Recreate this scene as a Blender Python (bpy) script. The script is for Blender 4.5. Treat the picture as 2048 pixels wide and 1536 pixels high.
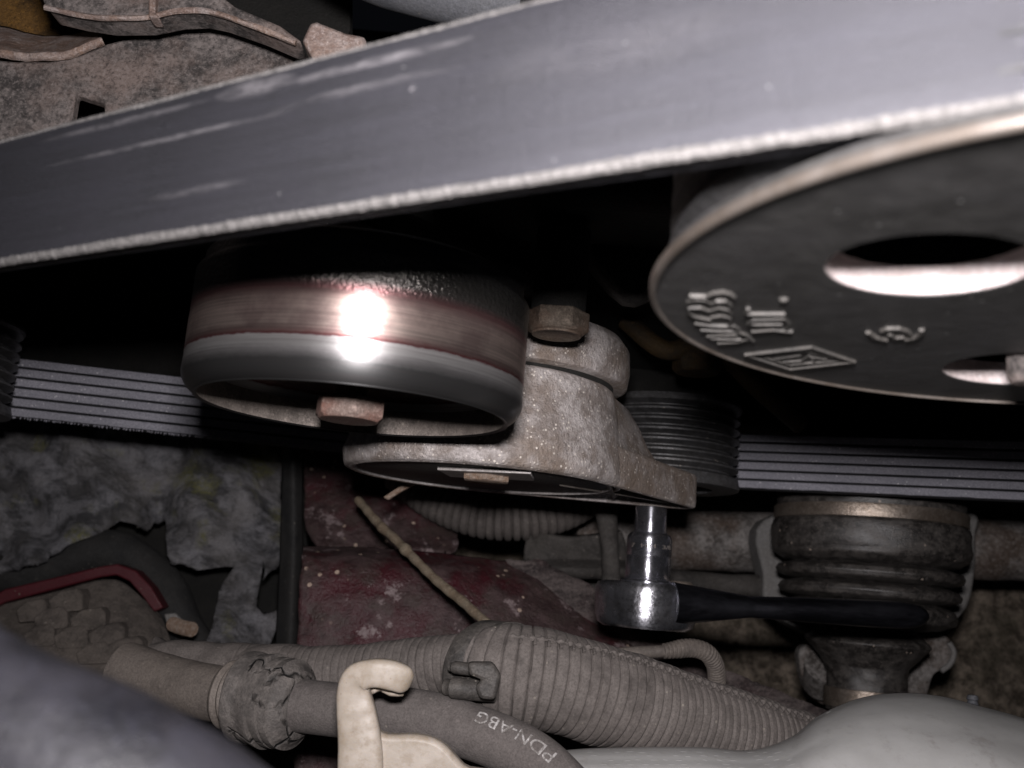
import bpy, bmesh, math, random
from mathutils import Vector, Matrix, noise as mnoise
random.seed(7)
S = 0.001                      # everything below is measured in millimetres
SC = 1.0                       # the tensioner group was measured at a nominal size; SC brings it to its real size and distance
scene = bpy.context.scene
for o in list(bpy.data.objects): bpy.data.objects.remove(o)

# ------------------------------------------------------------------ camera, world, flash, exposure
# world axes: +Y = along the crankshaft (towards the engine), +X = right, -Z = down into the engine bay
F = 2090.0
W = Vector((.085, 1, 407/2090.)).normalized()
FW = Vector((0, 0, 1)); V = (FW - W*FW.dot(W)).normalized()
RT = Vector((1, 0, 0)); U = (RT - W*RT.dot(W) - V*RT.dot(V)).normalized()
def c2w(c):                    # (right, up, forward) -> world
    c = Vector(c); return Vector((c.dot(U), c.dot(W), -c.dot(V)))
cam = bpy.data.objects.new('camera', bpy.data.cameras.new('camera'))
scene.collection.objects.link(cam); scene.camera = cam
r_, u_, f_ = c2w((1, 0, 0)), c2w((0, 1, 0)), c2w((0, 0, 1))
cam.matrix_world = Matrix(((r_.x, u_.x, -f_.x, 0), (r_.y, u_.y, -f_.y, 0), (r_.z, u_.z, -f_.z, 0), (0, 0, 0, 1)))
cam.data.sensor_width = 36; cam.data.lens = 36*F/2048
cam.data.clip_start = .004; cam.data.clip_end = 20
cam.data.dof.use_dof = True; cam.data.dof.focus_distance = .262; cam.data.dof.aperture_fstop = 25

world = bpy.data.worlds.new("World"); scene.world = world; world.use_nodes = True
world.node_tree.nodes['Background'].inputs[0].default_value = (.55, .6, .8, 1)
world.node_tree.nodes['Background'].inputs[1].default_value = .0035

fl = bpy.data.lights.new('camera_flash', 'AREA'); fl.shape = 'RECTANGLE'; fl.size = .020; fl.size_y = .013
fl.energy = .72; fl.color = (1, .955, .97); fl.spread = math.radians(150)
flo = bpy.data.objects.new('camera_flash', fl); scene.collection.objects.link(flo)
flo.matrix_world = Matrix.Translation(c2w((1, 26.5, 0))*S) @ cam.matrix_world.to_3x3().to_4x4()

scene.view_settings.view_transform = 'Standard'; scene.view_settings.look = 'None'
scene.view_settings.exposure = 0; scene.view_settings.gamma = 1
scene.render.engine = 'CYCLES'

def ray(px, py): return c2w(((px-1024)/F, (768-py)/F, 1))
def P(px, py, d=None, x=None, y=None, z=None):
    """place the point seen at a spot of the photograph at a real distance / on a real plane (mm)"""
    r = ray(px, py)
    if y is not None: return r*(y/r.y)
    if z is not None: return r*(z/r.z)
    if x is not None: return r*(x/r.x)
    return r*d

# ------------------------------------------------------------------ object helpers
ROOT = scene.collection
def props(o, label=None, cat=None, group=None, kind=None):
    if label: o['label'] = label
    if cat: o['category'] = cat
    if group: o['group'] = group
    if kind: o['kind'] = kind
    return o
def thing(name, label, cat, at, group=None):
    o = bpy.data.objects.new(name, None); ROOT.objects.link(o); o.location = Vector(at)*S*SC
    o.empty_display_size = .005
    return props(o, label, cat, group)
def mk(name, vf, mat, parent=None, at=None, bevel=0, seg=2, sub=0, smooth=38, solid=0, rot=None, clamp=True):
    """link one mesh. vf = (verts, faces) in world mm, or relative to AT when AT is given"""
    verts, faces = vf
    org = Vector((0, 0, 0))
    if parent is not None:
        p = parent; org = Vector((0, 0, 0))
        while p: org += Vector(p.location)/S/SC; p = p.parent
    if at is None:
        if parent is None:
            c = sum((Vector(v) for v in verts), Vector())/len(verts)
            vs = [Vector(v)-c for v in verts]; loc = c
        else:
            vs = [Vector(v)-org for v in verts]; loc = Vector((0, 0, 0))
    else:
        vs = [Vector(v) for v in verts]; loc = Vector(at)-org
    me = bpy.data.meshes.new(name)
    me.from_pydata([tuple(v*S*SC) for v in vs], [], faces); me.validate(); 
    bm = bmesh.new(); bm.from_mesh(me); bmesh.ops.recalc_face_normals(bm, faces=bm.faces); bm.to_mesh(me); bm.free()
    for p in me.polygons: p.use_smooth = True
    if smooth < 180: me.set_sharp_from_angle(angle=math.radians(smooth))
    me.materials.append(mat)
    o = bpy.data.objects.new(name, me); ROOT.objects.link(o)
    o.location = loc*S*SC
    if rot is not None: o.rotation_euler = rot
    if parent: o.parent = parent
    if solid:
        m = o.modifiers.new('solid', 'SOLIDIFY'); m.thickness = solid*S; m.offset = -1
    if bevel:
        m = o.modifiers.new('bevel', 'BEVEL'); m.width = bevel*S*SC; m.segments = seg; m.limit_method = 'ANGLE'; m.angle_limit = math.radians(35); m.harden_normals = False; m.use_clamp_overlap = clamp
    if sub:
        m = o.modifiers.new('sub', 'SUBSURF'); m.levels = sub; m.render_levels = sub
    return o
def join(*vfs):
    V_, F_ = [], []
    for v, f in vfs:
        n = len(V_); V_ += list(v); F_ += [tuple(i+n for i in q) for q in f]
    return V_, F_
def lathe(prof, n=96, closed=False, a0=0, a1=2*math.pi, jig=0, c=(0, 0, 0)):
    """revolve (r, y) about the Y axis"""
    V_, F_ = [], []
    full = abs(a1-a0-2*math.pi) < 1e-6; m = n if full else n+1
    for i in range(m):
        a = a0+(a1-a0)*i/n
        for (r, y) in prof:
            rr = r + (jig*mnoise.noise(Vector((math.cos(a)*3, math.sin(a)*3, y*.3))) if jig else 0)
            V_.append((c[0]+rr*math.cos(a), c[1]+y, c[2]+rr*math.sin(a)))
    k = len(prof)
    for i in range(n):
        for j in range(k-1 if not closed else k):
            j2 = (j+1) % k; i2 = (i+1) % m
            F_.append((i*k+j, i*k+j2, i2*k+j2, i2*k+j))
    return V_, F_
def catmull(pts, n):
    pts = [Vector(p) for p in pts]; P_ = [pts[0]*2-pts[1]]+pts+[pts[-1]*2-pts[-2]]
    segs = len(pts)-1; out = []
    for k in range(n+1):
        t = k/n*segs; i = min(int(t), segs-1); t -= i
        a, b, c, d = P_[i:i+4]
        out.append(.5*((2*b)+(c-a)*t+(2*a-5*b+4*c-d)*t*t+(3*b-a-3*c+d)*t**3))
    return out
def resample(pts, step):
    L = [0]
    for a, b in zip(pts, pts[1:]): L.append(L[-1]+(b-a).length)
    n = max(2, int(L[-1]/step)); out = []; j = 0
    for k in range(n+1):
        s = L[-1]*k/n
        while j < len(L)-2 and L[j+1] < s: j += 1
        t = (s-L[j])/max(1e-9, L[j+1]-L[j]); out.append(pts[j].lerp(pts[j+1], min(1, t)))
    return out, L[-1]
def frames(path, up0=(0, 0, 1)):
    T = []
    for i in range(len(path)):
        a = path[max(0, i-1)]; b = path[min(len(path)-1, i+1)]; T.append((b-a).normalized())
    N = Vector(up0); N = (N-T[0]*N.dot(T[0])).normalized(); out = []
    for t in T:
        N = (N-t*N.dot(t)).normalized(); out.append((t, N, t.cross(N)))
    return out
def tube(pts, rad, nc=24, step=1.0, raw=False, up0=(0, 0, 1), wob=0, caps=True, oval=1.0):
    path = catmull(pts, 40*len(pts)) if not raw else [Vector(p) for p in pts]
    path, L = resample(path, step); fr = frames(path, up0)
    V_, F_ = [], []
    for i, (p, (t, n, b)) in enumerate(zip(path, fr)):
        s = L*i/(len(path)-1)
        r = rad(s, L) if callable(rad) else rad
        for k in range(nc):
            a = 2*math.pi*k/nc; rr = r
            if wob: rr = r*(1+wob*mnoise.noise(Vector((p.x*.15+math.cos(a), p.y*.15+math.sin(a), p.z*.15))))
            V_.append(p+n*math.cos(a)*rr+b*math.sin(a)*rr*oval)
    m = len(path)
    for i in range(m-1):
        for k in range(nc):
            k2 = (k+1) % nc; F_.append((i*nc+k, i*nc+k2, (i+1)*nc+k2, (i+1)*nc+k))
    if caps: F_.append(tuple(range(nc))[::-1]); F_.append(tuple((m-1)*nc+k for k in range(nc)))
    return V_, F_
def box(c, s, rz=None):
    x, y, z = (q/2 for q in s); V_ = [Vector((a*x, b*y, d*z)) for a in (-1, 1) for b in (-1, 1) for d in (-1, 1)]
    if rz is not None: V_ = [rz @ v for v in V_]
    V_ = [v+Vector(c) for v in V_]
    return V_, [(0, 1, 3, 2), (4, 6, 7, 5), (0, 4, 5, 1), (2, 3, 7, 6), (0, 2, 6, 4), (1, 5, 7, 3)]
def slab(outline, off):
    """closed outline (3-D points) given thickness by the vector OFF"""
    n = len(outline); off = Vector(off); A = [Vector(p) for p in outline]; B = [p+off for p in A]
    return A+B, [tuple(range(n)), tuple(range(2*n-1, n-1, -1))]+[(i, n+i, n+(i+1) % n, (i+1) % n) for i in range(n)]
def px_slab(outline, d, t, dslope=None):
    """a plate: outline points placed on the plane z = -d (or on a tilted plane) and T thick away from the light"""
    pts = [P(a, b, z=-(d if dslope is None else d+dslope(a, b))) for a, b in outline]
    return slab(pts, (0, 0, -t))
def smooth_outline(pts, n=6):
    """closed catmull through 2-D points"""
    out = []; m = len(pts)
    for i in range(m):
        a, b, c, d = (Vector(pts[(i+k-1) % m]) for k in range(4))
        for j in range(n):
            t = j/n; q = .5*((2*b)+(c-a)*t+(2*a-5*b+4*c-d)*t*t+(3*b-a-3*c+d)*t**3); out.append((q.x, q.y))
    return out
def loft(rows, nu=40, nv=24, amp=0, freq=.1, fine=0, ffreq=.5):
    """smooth sheet through rows of 3-D points; amp = real unevenness in mm"""
    R = [catmull(r, nu) for r in rows]
    cols = [catmull([r[i] for r in R], nv) for i in range(nu+1)]
    V_ = []
    for j in range(nv+1):
        for i in range(nu+1):
            p = cols[i][j].copy()
            if amp: p.z += amp*mnoise.fractal(p*freq, 1, 2, 4)
            if fine: p.z += fine*mnoise.fractal(p*ffreq, 1, 2, 3)
            V_.append(p)
    w = nu+1
    return V_, [(j*w+i, j*w+i+1, (j+1)*w+i+1, (j+1)*w+i) for j in range(nv) for i in range(nu)]
def hexprism(c, af, h, axis='y', rot=0, cham=.12):
    """hexagon head: af across flats, chamfered on its low (front) side; c = centre of the front face"""
    R = af/math.sqrt(3); V_, F_ = [], []
    rings = [(R*.86, 0), (R, h*cham*1.6), (R, h)]
    for r, y in rings:
        for k in range(6):
            for e in (0, 1, 2):
                a = rot+math.pi/3*(k+e/3); 
                # points along each flat
                a0 = rot+math.pi/3*k; a1 = a0+math.pi/3; t = e/3
                x = (math.cos(a0)*(1-t)+math.cos(a1)*t); z = (math.sin(a0)*(1-t)+math.sin(a1)*t)
                l = math.hypot(x, z)
                rr = 1 if r == R else (r/R)/l*.97
                V_.append((c[0]+R*x*rr, c[1]+y, c[2]+R*z*rr))
    n = 18
    for j in range(2):
        for k in range(n): F_.append((j*n+k, j*n+(k+1) % n, (j+1)*n+(k+1) % n, (j+1)*n+k))
    F_.append(tuple(range(n))); F_.append(tuple(range(2*n, 3*n)))
    return V_, F_

# ------------------------------------------------------------------ materials
class NT:
    def __init__(s, name):
        m = bpy.data.materials.new(name); m.use_nodes = True; s.m = m; s.t = m.node_tree
        s.b = s.t.nodes['Principled BSDF']; s.tc = s.t.nodes.new('ShaderNodeTexCoord'); s.co = s.tc.outputs['Object']
    def link(s, a, b): s.t.links.new(a, b)
    def put(s, sock, v):
        if hasattr(v, 'node'): s.link(v, sock)
        else:
            if isinstance(v, (tuple, list)) and len(v) == 3 and sock.type == 'RGBA': v = (*v, 1)
            sock.default_value = v
    def map(s, scale=(1, 1, 1), loc=(0, 0, 0), rot=(0, 0, 0), co=None):
        n = s.t.nodes.new('ShaderNodeMapping'); s.link(co or s.co, n.inputs[0])
        n.inputs['Scale'].default_value = scale; n.inputs['Location'].default_value = loc; n.inputs['Rotation'].default_value = rot
        return n.outputs[0]
    def noise(s, mm, detail=5, rough=.6, co=None, dist=0):
        n = s.t.nodes.new('ShaderNodeTexNoise'); s.link(co or s.co, n.inputs['Vector'])
        n.inputs['Scale'].default_value = 1000/mm; n.inputs['Detail'].default_value = detail; n.inputs['Roughness'].default_value = rough
        n.inputs['Distortion'].default_value = dist
        return n.outputs['Fac']
    def vor(s, mm, co=None, feature='F1'):
        n = s.t.nodes.new('ShaderNodeTexVoronoi'); n.feature = feature; s.link(co or s.co, n.inputs['Vector']); n.inputs['Scale'].default_value = 1000/mm
        return n.outputs['Distance']
    def rng(s, f, a, b, lo=0, hi=1, smooth=False):
        n = s.t.nodes.new('ShaderNodeMapRange'); n.inputs[1].default_value = a; n.inputs[2].default_value = b
        n.inputs[3].default_value = lo; n.inputs[4].default_value = hi
        if smooth: n.interpolation_type = 'SMOOTHSTEP'
        s.put(n.inputs[0], f); return n.outputs[0]
    def mix(s, f, a, b):
        n = s.t.nodes.new('ShaderNodeMix'); n.data_type = 'RGBA'
        s.put(n.inputs[0], f); s.put(n.inputs[6], a); s.put(n.inputs[7], b); return n.outputs[2]
    def math(s, op, a, b=0.0, c=None):
        n = s.t.nodes.new('ShaderNodeMath'); n.operation = op; s.put(n.inputs[0], a); s.put(n.inputs[1], b)
        if c is not None: s.put(n.inputs[2], c)
        return n.outputs[0]
    def bump(s, h, mm, normal=None, strength=1):
        n = s.t.nodes.new('ShaderNodeBump'); n.inputs['Strength'].default_value = strength; n.inputs['Distance'].default_value = mm*S
        s.put(n.inputs['Height'], h)
        if normal: s.link(normal, n.inputs['Normal'])
        return n.outputs[0]
    def sep(s, co=None):
        n = s.t.nodes.new('ShaderNodeSeparateXYZ'); s.link(co or s.co, n.inputs[0]); return n.outputs
    def blob(s, c, size, rot=0):
        """soft spot, 1 at its centre, c and size in mm in object space"""
        co = s.map(scale=tuple(1000/q for q in size), loc=tuple(-a/q for a, q in zip(c, size)))
        g = s.t.nodes.new('ShaderNodeTexGradient'); g.gradient_type = 'SPHERICAL'; s.link(co, g.inputs[0]); return g.outputs['Fac']
    def ramp(s, f, stops):
        n = s.t.nodes.new('ShaderNodeValToRGB'); e = n.color_ramp.elements
        while len(e) < len(stops): e.new(.5)
        for q, (p, c) in zip(e, stops): q.position = p; q.color = (*c, 1)
        s.put(n.inputs[0], f); return n.outputs[0]
    def out(s, col=None, rough=.6, metal=0, normal=None, spec=.5, coat=0):
        if col is not None: s.put(s.b.inputs['Base Color'], col)
        s.put(s.b.inputs['Roughness'], rough); s.put(s.b.inputs['Metallic'], metal)
        s.b.inputs['Specular IOR Level'].default_value = spec
        if coat: s.b.inputs['Coat Weight'].default_value = coat; s.b.inputs['Coat Roughness'].default_value = .15
        if normal: s.link(normal, s.b.inputs['Normal'])
        return s.m
# dims each surface's base colours, mostly far ones too bright under the flash
TONE = {'dusty_plastic': .5, 'dusty_loom': .58, 'dusty_rubber': .6, 'dusty_metal': .62, 'grey_tube': .55, 'grey_casting': .48, 'ground': .5, 'tyre': .75, 'rubber_dark': .4, 'red_body': .28,
        'boot': .8, 'bracket': .62, 'bracket_warm': .8, 'gusset': .55, 'engine_dark': .55, 'straw': .55, 'boot_band': .8, 'pulley_grooves': .7, 'cast_shade': .8}
def grime(name, c1, c2, dust=(.2, .17, .15), amt=.5, mm=6, rough=.75, metal=0, bmp=.25, bmm=.9, stretch=(1, 1, 1), speck=.5, speckc=(.45, .4, .34), big=28, spec=.4, stain=None, cover=None):
    """dirty surface: two tones, a broken layer of dust, fine pale specks and a fine relief"""
    k = TONE.get(name, 1); c1, c2, dust, speckc = (tuple(q*k for q in c) for c in (c1, c2, dust, speckc)); stain = tuple(q*k for q in stain) if stain else None
    n = NT(name); co = n.map(scale=stretch)
    a = n.rng(n.noise(mm, 6, .7, co), .43, .57)
    col = n.mix(a, c1, c2)
    if stain:
        st = n.rng(n.noise(big*.8, 5, .6, n.map(loc=(.31, .12, .4))), .52, .62); col = n.mix(st, col, stain)
    d = n.math('MULTIPLY', n.rng(n.noise(big, 7, .7), .36, .62), n.rng(n.noise(mm*.3, 4, .7), .3, .6, .45, 1))
    d = n.math('MULTIPLY', d, amt)
    if cover: d = n.math('MAXIMUM', d, n.math('MULTIPLY', n.rng(n.noise(mm*.8, 5, .6), .3, .55), cover))
    col = n.mix(d, col, dust)
    fn = n.noise(.5, 3, .7)
    col = n.mix(n.rng(fn, .44, .62, 0, .38), col, tuple(q*.45 for q in c1)); col = n.mix(n.rng(n.noise(1.1, 4, .8), .54, .66, 0, .5), col, tuple(min(.8, q*1.6) for q in c2))
    if speck:
        v = n.vor(2.6, n.map(loc=(.1, .2, .3))); rnd = n.noise(5, 2, .5)
        sp = n.math('MULTIPLY', n.math('LESS_THAN', v, .13), n.rng(rnd, .52, .6)); col = n.mix(n.math('MULTIPLY', sp, speck), col, speckc)
    nb = n.bump(n.noise(mm, 6, .7, co), bmp*2.6)
    nb = n.bump(n.noise(bmm, 4, .75), bmp*1.6, nb)
    return n.out(col, n.rng(fn, .3, .7, rough-.1, min(1, rough+.12)), metal, nb, spec)

M = {}
def build_materials():
    # belt back: grey rubber, streaks along its length, chalky scuffs where it has rubbed (object X runs along the belt)
    n = NT('belt_back'); st = n.noise(1.0, 4, .7, n.map(scale=(.02, 1, 1))); st2 = n.noise(4.5, 5, .6, n.map(scale=(.05, 1, 1))); cl = n.noise(14, 5, .65)
    gr = n.noise(.42, 3, .85); col = n.mix(n.rng(st, .40, .70), (.015, .015, .017), (.020, .020, .0235)); col = n.mix(n.rng(gr, .56, .72, 0, .75), col, (.05, .05, .058)); col = n.mix(n.rng(gr, .44, .30, 0, .8), col, (.005, .005, .007)); col = n.mix(n.rng(st2, .5, .72, 0, .3), col, (.028, .028, .035))
    col = n.mix(n.rng(cl, .35, .7, 0, .5), col, (.020, .0195, .024))
    sc = None; grain = n.rng(n.noise(1.6, 4, .8, n.map(scale=(.25, 1, 1))), .36, .6)
    for c, sz, k in SCUFFS:
        b = n.math('MULTIPLY', n.rng(n.blob(c, sz), .0, .6), k); sc = b if sc is None else n.math('MAXIMUM', sc, b)
    sc = n.math('MULTIPLY', sc, grain); col = n.mix(sc, col, (.12, .114, .12))
    v = n.math('MULTIPLY', n.math('LESS_THAN', n.vor(3.2), .045), n.rng(n.noise(9, 2), .5, .6)); col = n.mix(n.math('MULTIPLY', v, .45), col, (.3, .3, .3))
    M['belt_back'] = n.out(col, .50, 0, n.bump(n.noise(.5, 4, .85), .16, n.bump(st, .015)), .62); n.b.inputs['Specular Tint'].default_value = (.93, .92, 1, 1)
    # belt edge: pale frayed cord
    n = NT('belt_edge'); a = n.noise(.8, 5, .7); col = n.mix(n.rng(a, .35, .62), (.05, .047, .045), (.14, .132, .128))
    M['belt_edge'] = n.out(col, .85, 0, n.bump(n.noise(.4, 3, .8), .18))
    # belt ribs
    n = NT('belt_ribs'); a = n.noise(.45, 3, .8); a2 = n.noise(9, 4, .6, n.map(scale=(.2, 1, 1)))
    col = n.mix(n.rng(a, .4, .66), (.13, .13, .15), (.27, .26, .29)); col = n.mix(n.rng(a2, .4, .7, 0, .5), col, (.1, .1, .115))
    v = n.math('MULTIPLY', n.math('LESS_THAN', n.vor(1.6), .12), n.rng(n.noise(5, 2), .45, .6)); col = n.mix(v, col, (.6, .58, .58))
    M['belt_ribs'] = n.out(col, .8, 0, n.bump(a, .12), .3)
    M['belt_groove'] = NT('belt_groove').out((.02, .02, .024), .8)
    # idler rim: dark pitted band, red-brown stained band, polished running face, dusty lip with its rounded corner painted dark like a reflection (object Y: 0 at the open front)
    n = NT('idler_rim'); y = n.math('MULTIPLY', n.sep()[1], 1000.0)
    wig = n.math('MULTIPLY', n.math('SUBTRACT', n.noise(1.6, 4, .8, n.map(scale=(.35, 1, .35))), .5), 1.1); yy = n.math('ADD', y, wig)
    t = n.math('DIVIDE', yy, 30.0)
    brush = n.noise(.35, 3, .6, n.map(scale=(.015, 1, .015))); blot = n.noise(7, 5, .65)
    col = n.ramp(t, [(0, (.05, .05, .05)), (.12, (.07, .07, .07)), (.18, (.28, .27, .27)), (.20, (.38, .37, .365)), (.265, (.46, .44, .435)), (.275, (.14, .025, .03)), (.30, (.40, .27, .25)),
                     (.34, (.72, .57, .51)), (.50, (.64, .49, .44)), (.57, (.30, .15, .15)), (.63, (.17, .155, .145)), (.70, (.13, .125, .115)), (.92, (.12, .12, .12)), (.97, (.03, .03, .032))])
    col = n.mix(n.rng(blot, .45, .65, 0, .65), col, (.10, .035, .035)) if False else n.mix(n.math('MULTIPLY', n.math('MULTIPLY', n.rng(blot, .44, .64), .6), n.math('MULTIPLY', n.rng(yy, 8.4, 9.2), n.rng(yy, 18, 16))), col, (.36, .25, .24))
    col = n.mix(n.rng(brush, .40, .66, 0, .35), col, (.08, .07, .07))
    pit = n.noise(.9, 3, .6); pitm = n.math('MULTIPLY', n.rng(yy, 16.5, 19), .5)
    nb = n.bump(n.math('MULTIPLY', pit, pitm), .8, n.bump(brush, .006)); nb = n.bump(n.noise(1.2, 4, .7, n.map(scale=(.3, 1, .3))), .02, nb)
    ro = n.ramp(t, [(0, (.47,)*3), (.25, (.46,)*3), (.29, (.45,)*3), (.56, (.45,)*3), (.66, (.34,)*3), (1, (.4,)*3)])
    mt = n.ramp(t, [(0, (.8,)*3), (.16, (.86,)*3), (.26, (.84,)*3), (.30, (.95,)*3), (1, (.85,)*3)])
    M['idler_rim'] = n.out(col, ro, mt, nb)
    n.b.inputs['Anisotropic'].default_value = .78; n.b.inputs['Anisotropic Rotation'].default_value = .25
    tg = n.t.nodes.new('ShaderNodeTangent'); tg.direction_type = 'RADIAL'; tg.axis = 'Y'; n.link(tg.outputs[0], n.b.inputs['Tangent'])
    M['idler_lit_wall'] = grime('idler_lit_wall', (.10, .085, .075), (.20, .17, .15), (.2, .17, .15), .6, 5, .6, .3, .1)
    M['dark_steel'] = grime('dark_steel', (.03, .03, .031), (.055, .053, .05), (.09, .08, .07), .5, 5, .5, .4, .12)
    M['rust_bolt'] = grime('rust_bolt', (.175, .125, .105), (.25, .19, .165), (.24, .19, .165), .6, 2.2, .75, .1, .22, .5, stain=(.16, .07, .05))
    M['brown_bolt'] = grime('brown_bolt', (.085, .065, .05), (.15, .12, .095), (.17, .14, .11), .6, 2.2, .65, .2, .2, .5, stain=(.10, .06, .04))
    M['rust_bright'] = grime('rust_bright', (.36, .25, .18), (.50, .41, .34), (.28, .15, .09), .6, 2.0, .7, .1, .3, .5)
    # crank pulley
    n = NT('pulley_face'); a = n.noise(5, 6, .7); b = n.noise(26, 4, .6); r = n.noise(.9, 3, .6)
    col = n.mix(n.rng(a, .35, .65), (.024, .023, .022), (.050, .048, .046)); col = n.mix(n.rng(b, .45, .7, 0, .7), col, (.06, .058, .06))
    v = n.math('MULTIPLY', n.math('LESS_THAN', n.vor(3.5), .06), .7); col = n.mix(v, col, (.35, .35, .34))
    M['pulley_face'] = n.out(col, n.rng(a, .3, .7, .42, .62), .15, n.bump(r, .05, n.bump(a, .12)), .5)
    n = NT('pulley_lip'); a = n.noise(6, 5, .6); fine = n.noise(.8, 4, .7)
    col = n.mix(n.rng(a, .35, .65), (.10, .083, .07), (.175, .155, .14)); col = n.mix(n.rng(fine, .4, .75, 0, .5), col, (.13, .10, .075))
    M['pulley_lip'] = n.out(col, .45, .55, n.bump(fine, .06))
    M['pulley_bore'] = grime('pulley_bore', (.48, .41, .40), (.60, .53, .52), (.5, .4, .36), .3, 4, .6, .1, .1)
    M['cast_mark'] = grime('cast_mark', (.055, .053, .05), (.085, .08, .075), (.2, .18, .16), .4, 2, .6, .2, .08, speck=0)
    M['pulley_grooves'] = grime('pulley_grooves', (.045, .045, .047), (.09, .09, .095), (.12, .11, .1), .4, 3, .45, .3, .06)
    # cast aluminium
    n = NT('cast_aluminium'); a = n.noise(1.3, 4, .75); b = n.noise(11, 6, .7); c = n.noise(32, 5, .65)
    col = n.mix(n.rng(b, .42, .58), (.27, .232, .212), (.54, .495, .48)); col = n.mix(n.rng(c, .46, .58, 0, .75), col, (.22, .165, .125))
    col = n.mix(n.rng(a, .45, .72, 0, .6), col, (.15, .125, .11)); gl = n.math('LESS_THAN', n.vor(1.3), .24); gl = n.math('MULTIPLY', gl, n.rng(n.noise(3.2, 3), .46, .56))  # gl: sparkle of the cast grains painted as pale dots
    col = n.mix(n.math('MULTIPLY', gl, .75), col, (.85, .78, .70)); scr = n.rng(n.noise(1.4, 3, .6, n.map(scale=(1, .12, 1), rot=(0, 0, .25))), .63, .68)
    col = n.mix(n.math('MULTIPLY', n.math('MULTIPLY', scr, n.rng(c, .5, .58)), .7), col, (.66, .62, .60))
    M['cast_aluminium'] = n.out(col, n.rng(a, .3, .7, .42, .7), .3, n.bump(a, .6, n.bump(n.noise(.55, 3, .8), .3, n.bump(b, .5))))
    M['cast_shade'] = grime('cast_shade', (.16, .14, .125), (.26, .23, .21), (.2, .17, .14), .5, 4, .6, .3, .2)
    M['black_cap'] = grime('black_cap', (.018, .017, .016), (.03, .028, .026), (.08, .07, .06), .3, 4, .55, 0, .08, speck=.8)
    M['plate_edge'] = grime('plate_edge', (.42, .39, .38), (.6, .56, .55), (.4, .35, .3), .4, 3, .5, .3, .1)
    # chrome
    n = NT('chrome'); a = n.noise(.9, 3, .6); sm = n.noise(6, 5, .7)
    M['chrome'] = n.out(n.mix(n.rng(sm, .5, .7, 0, .7), (.66, .66, .72), (.30, .29, .30)), n.rng(sm, .35, .7, .20, .32), .97, n.bump(a, .03, n.bump(n.noise(7, 2), .15)))
    n = NT('chrome_worn'); a = n.noise(1.1, 4, .7); sm = n.noise(5, 5, .7)
    M['chrome_worn'] = n.out(n.mix(n.rng(sm, .46, .64, 0, .6), (.64, .64, .69), (.14, .13, .125)), n.rng(a, .35, .65, .24, .38), .96, n.bump(a, .06, n.bump(n.noise(6, 3), .2)))
    n = NT('handle_chrome'); sm = n.noise(7, 5, .6, n.map(scale=(.2, 1, 1)))
    for q in ('chrome', 'chrome_worn'):
        t_ = M[q].node_tree; b_ = t_.nodes['Principled BSDF']; b_.inputs['Anisotropic'].default_value = .85; b_.inputs['Anisotropic Rotation'].default_value = .25
        g_ = t_.nodes.new('ShaderNodeTangent'); g_.direction_type = 'RADIAL'; g_.axis = 'Y'; t_.links.new(g_.outputs[0], b_.inputs['Tangent'])
    M['handle_chrome'] = n.out(n.mix(n.rng(sm, .4, .65), (.04, .04, .048), (.15, .15, .175)), .30, .95, n.bump(n.noise(3, 3), .05))
    # far / lower
    n = NT('liner'); a = n.noise(.7, 4, .85); b = n.noise(9, 6, .7, n.map(scale=(.6, 1, 1), rot=(0, 0, .6))); c = n.noise(26, 5, .65); g = n.noise(24, 4, .6, n.map(loc=(.4, .1, .22)))
    col = n.mix(n.rng(b, .42, .58), (.055, .054, .058), (.22, .216, .23)); col = n.mix(n.rng(c, .45, .68, 0, .5), col, (.21, .195, .185))
    gm = n.math('MULTIPLY', n.rng(g, .56, .66), n.rng(n.noise(1.6, 4, .8), .35, .6)); col = n.mix(n.math('MULTIPLY', gm, .75), col, (.17, .165, .04))
    col = n.mix(n.rng(a, .45, .75, 0, .7), col, (.05, .05, .05)); v = n.math('LESS_THAN', n.vor(2.0), .1); v = n.math('MULTIPLY', v, n.rng(n.noise(7, 3), .48, .6)); col = n.mix(v, col, (.32, .31, .30))
    M['liner'] = n.out(col, .85, 0, n.bump(a, .7, n.bump(b, 1.8, n.bump(n.noise(20, 4, .6), 6))), .3)
    M['rubber_dark'] = grime('rubber_dark', (.035, .035, .036), (.06, .06, .06), (.10, .09, .08), .5, 9, .8, 0, .25)
    M['red_body'] = grime('red_body', (.22, .012, .03), (.25, .02, .04), (.26, .14, .13), .35, 9, .5, 0, .06, speck=1, speckc=(.6, .5, .4))
    n = NT('red_frame'); b = n.noise(7, 6, .7); c = n.noise(30, 5, .65); a = n.noise(1, 3, .7)
    col = n.mix(n.rng(b, .42, .58), (.030, .015, .015), (.072, .044, .044)); col = n.mix(n.rng(c, .38, .52), (.055, .008, .013), col)
    ru = n.noise(13, 6, .75, n.map(loc=(.2, .5, .1))); col = n.mix(n.rng(ru, .50, .62, 0, .85), col, (.048, .032, .028)); ch = n.noise(20, 7, .75, n.map(loc=(.7, .3, .9)))
    col = n.mix(n.rng(ch, .575, .61), col, (.22, .17, .17)); sp = n.math('LESS_THAN', n.vor(5.5), .15); sp = n.math('MULTIPLY', sp, n.rng(n.noise(12, 2), .48, .56))
    col = n.mix(n.math('MULTIPLY', sp, .9), col, (.50, .38, .30)); col = n.mix(n.rng(a, .5, .75, 0, .5), col, (.06, .03, .03))
    M['red_frame'] = n.out(col, n.rng(c, .4, .6, .4, .7), 0, n.bump(b, 1.4, n.bump(a, .4)), .5)
    n = NT('gusset'); a = n.noise(7, 9, .78, n.map(scale=(.3, 1, 1), rot=(0, 0, -.3))); b = n.noise(22.400000000000002, 5, .65); f = n.noise(1.12, 4, .8)
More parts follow.
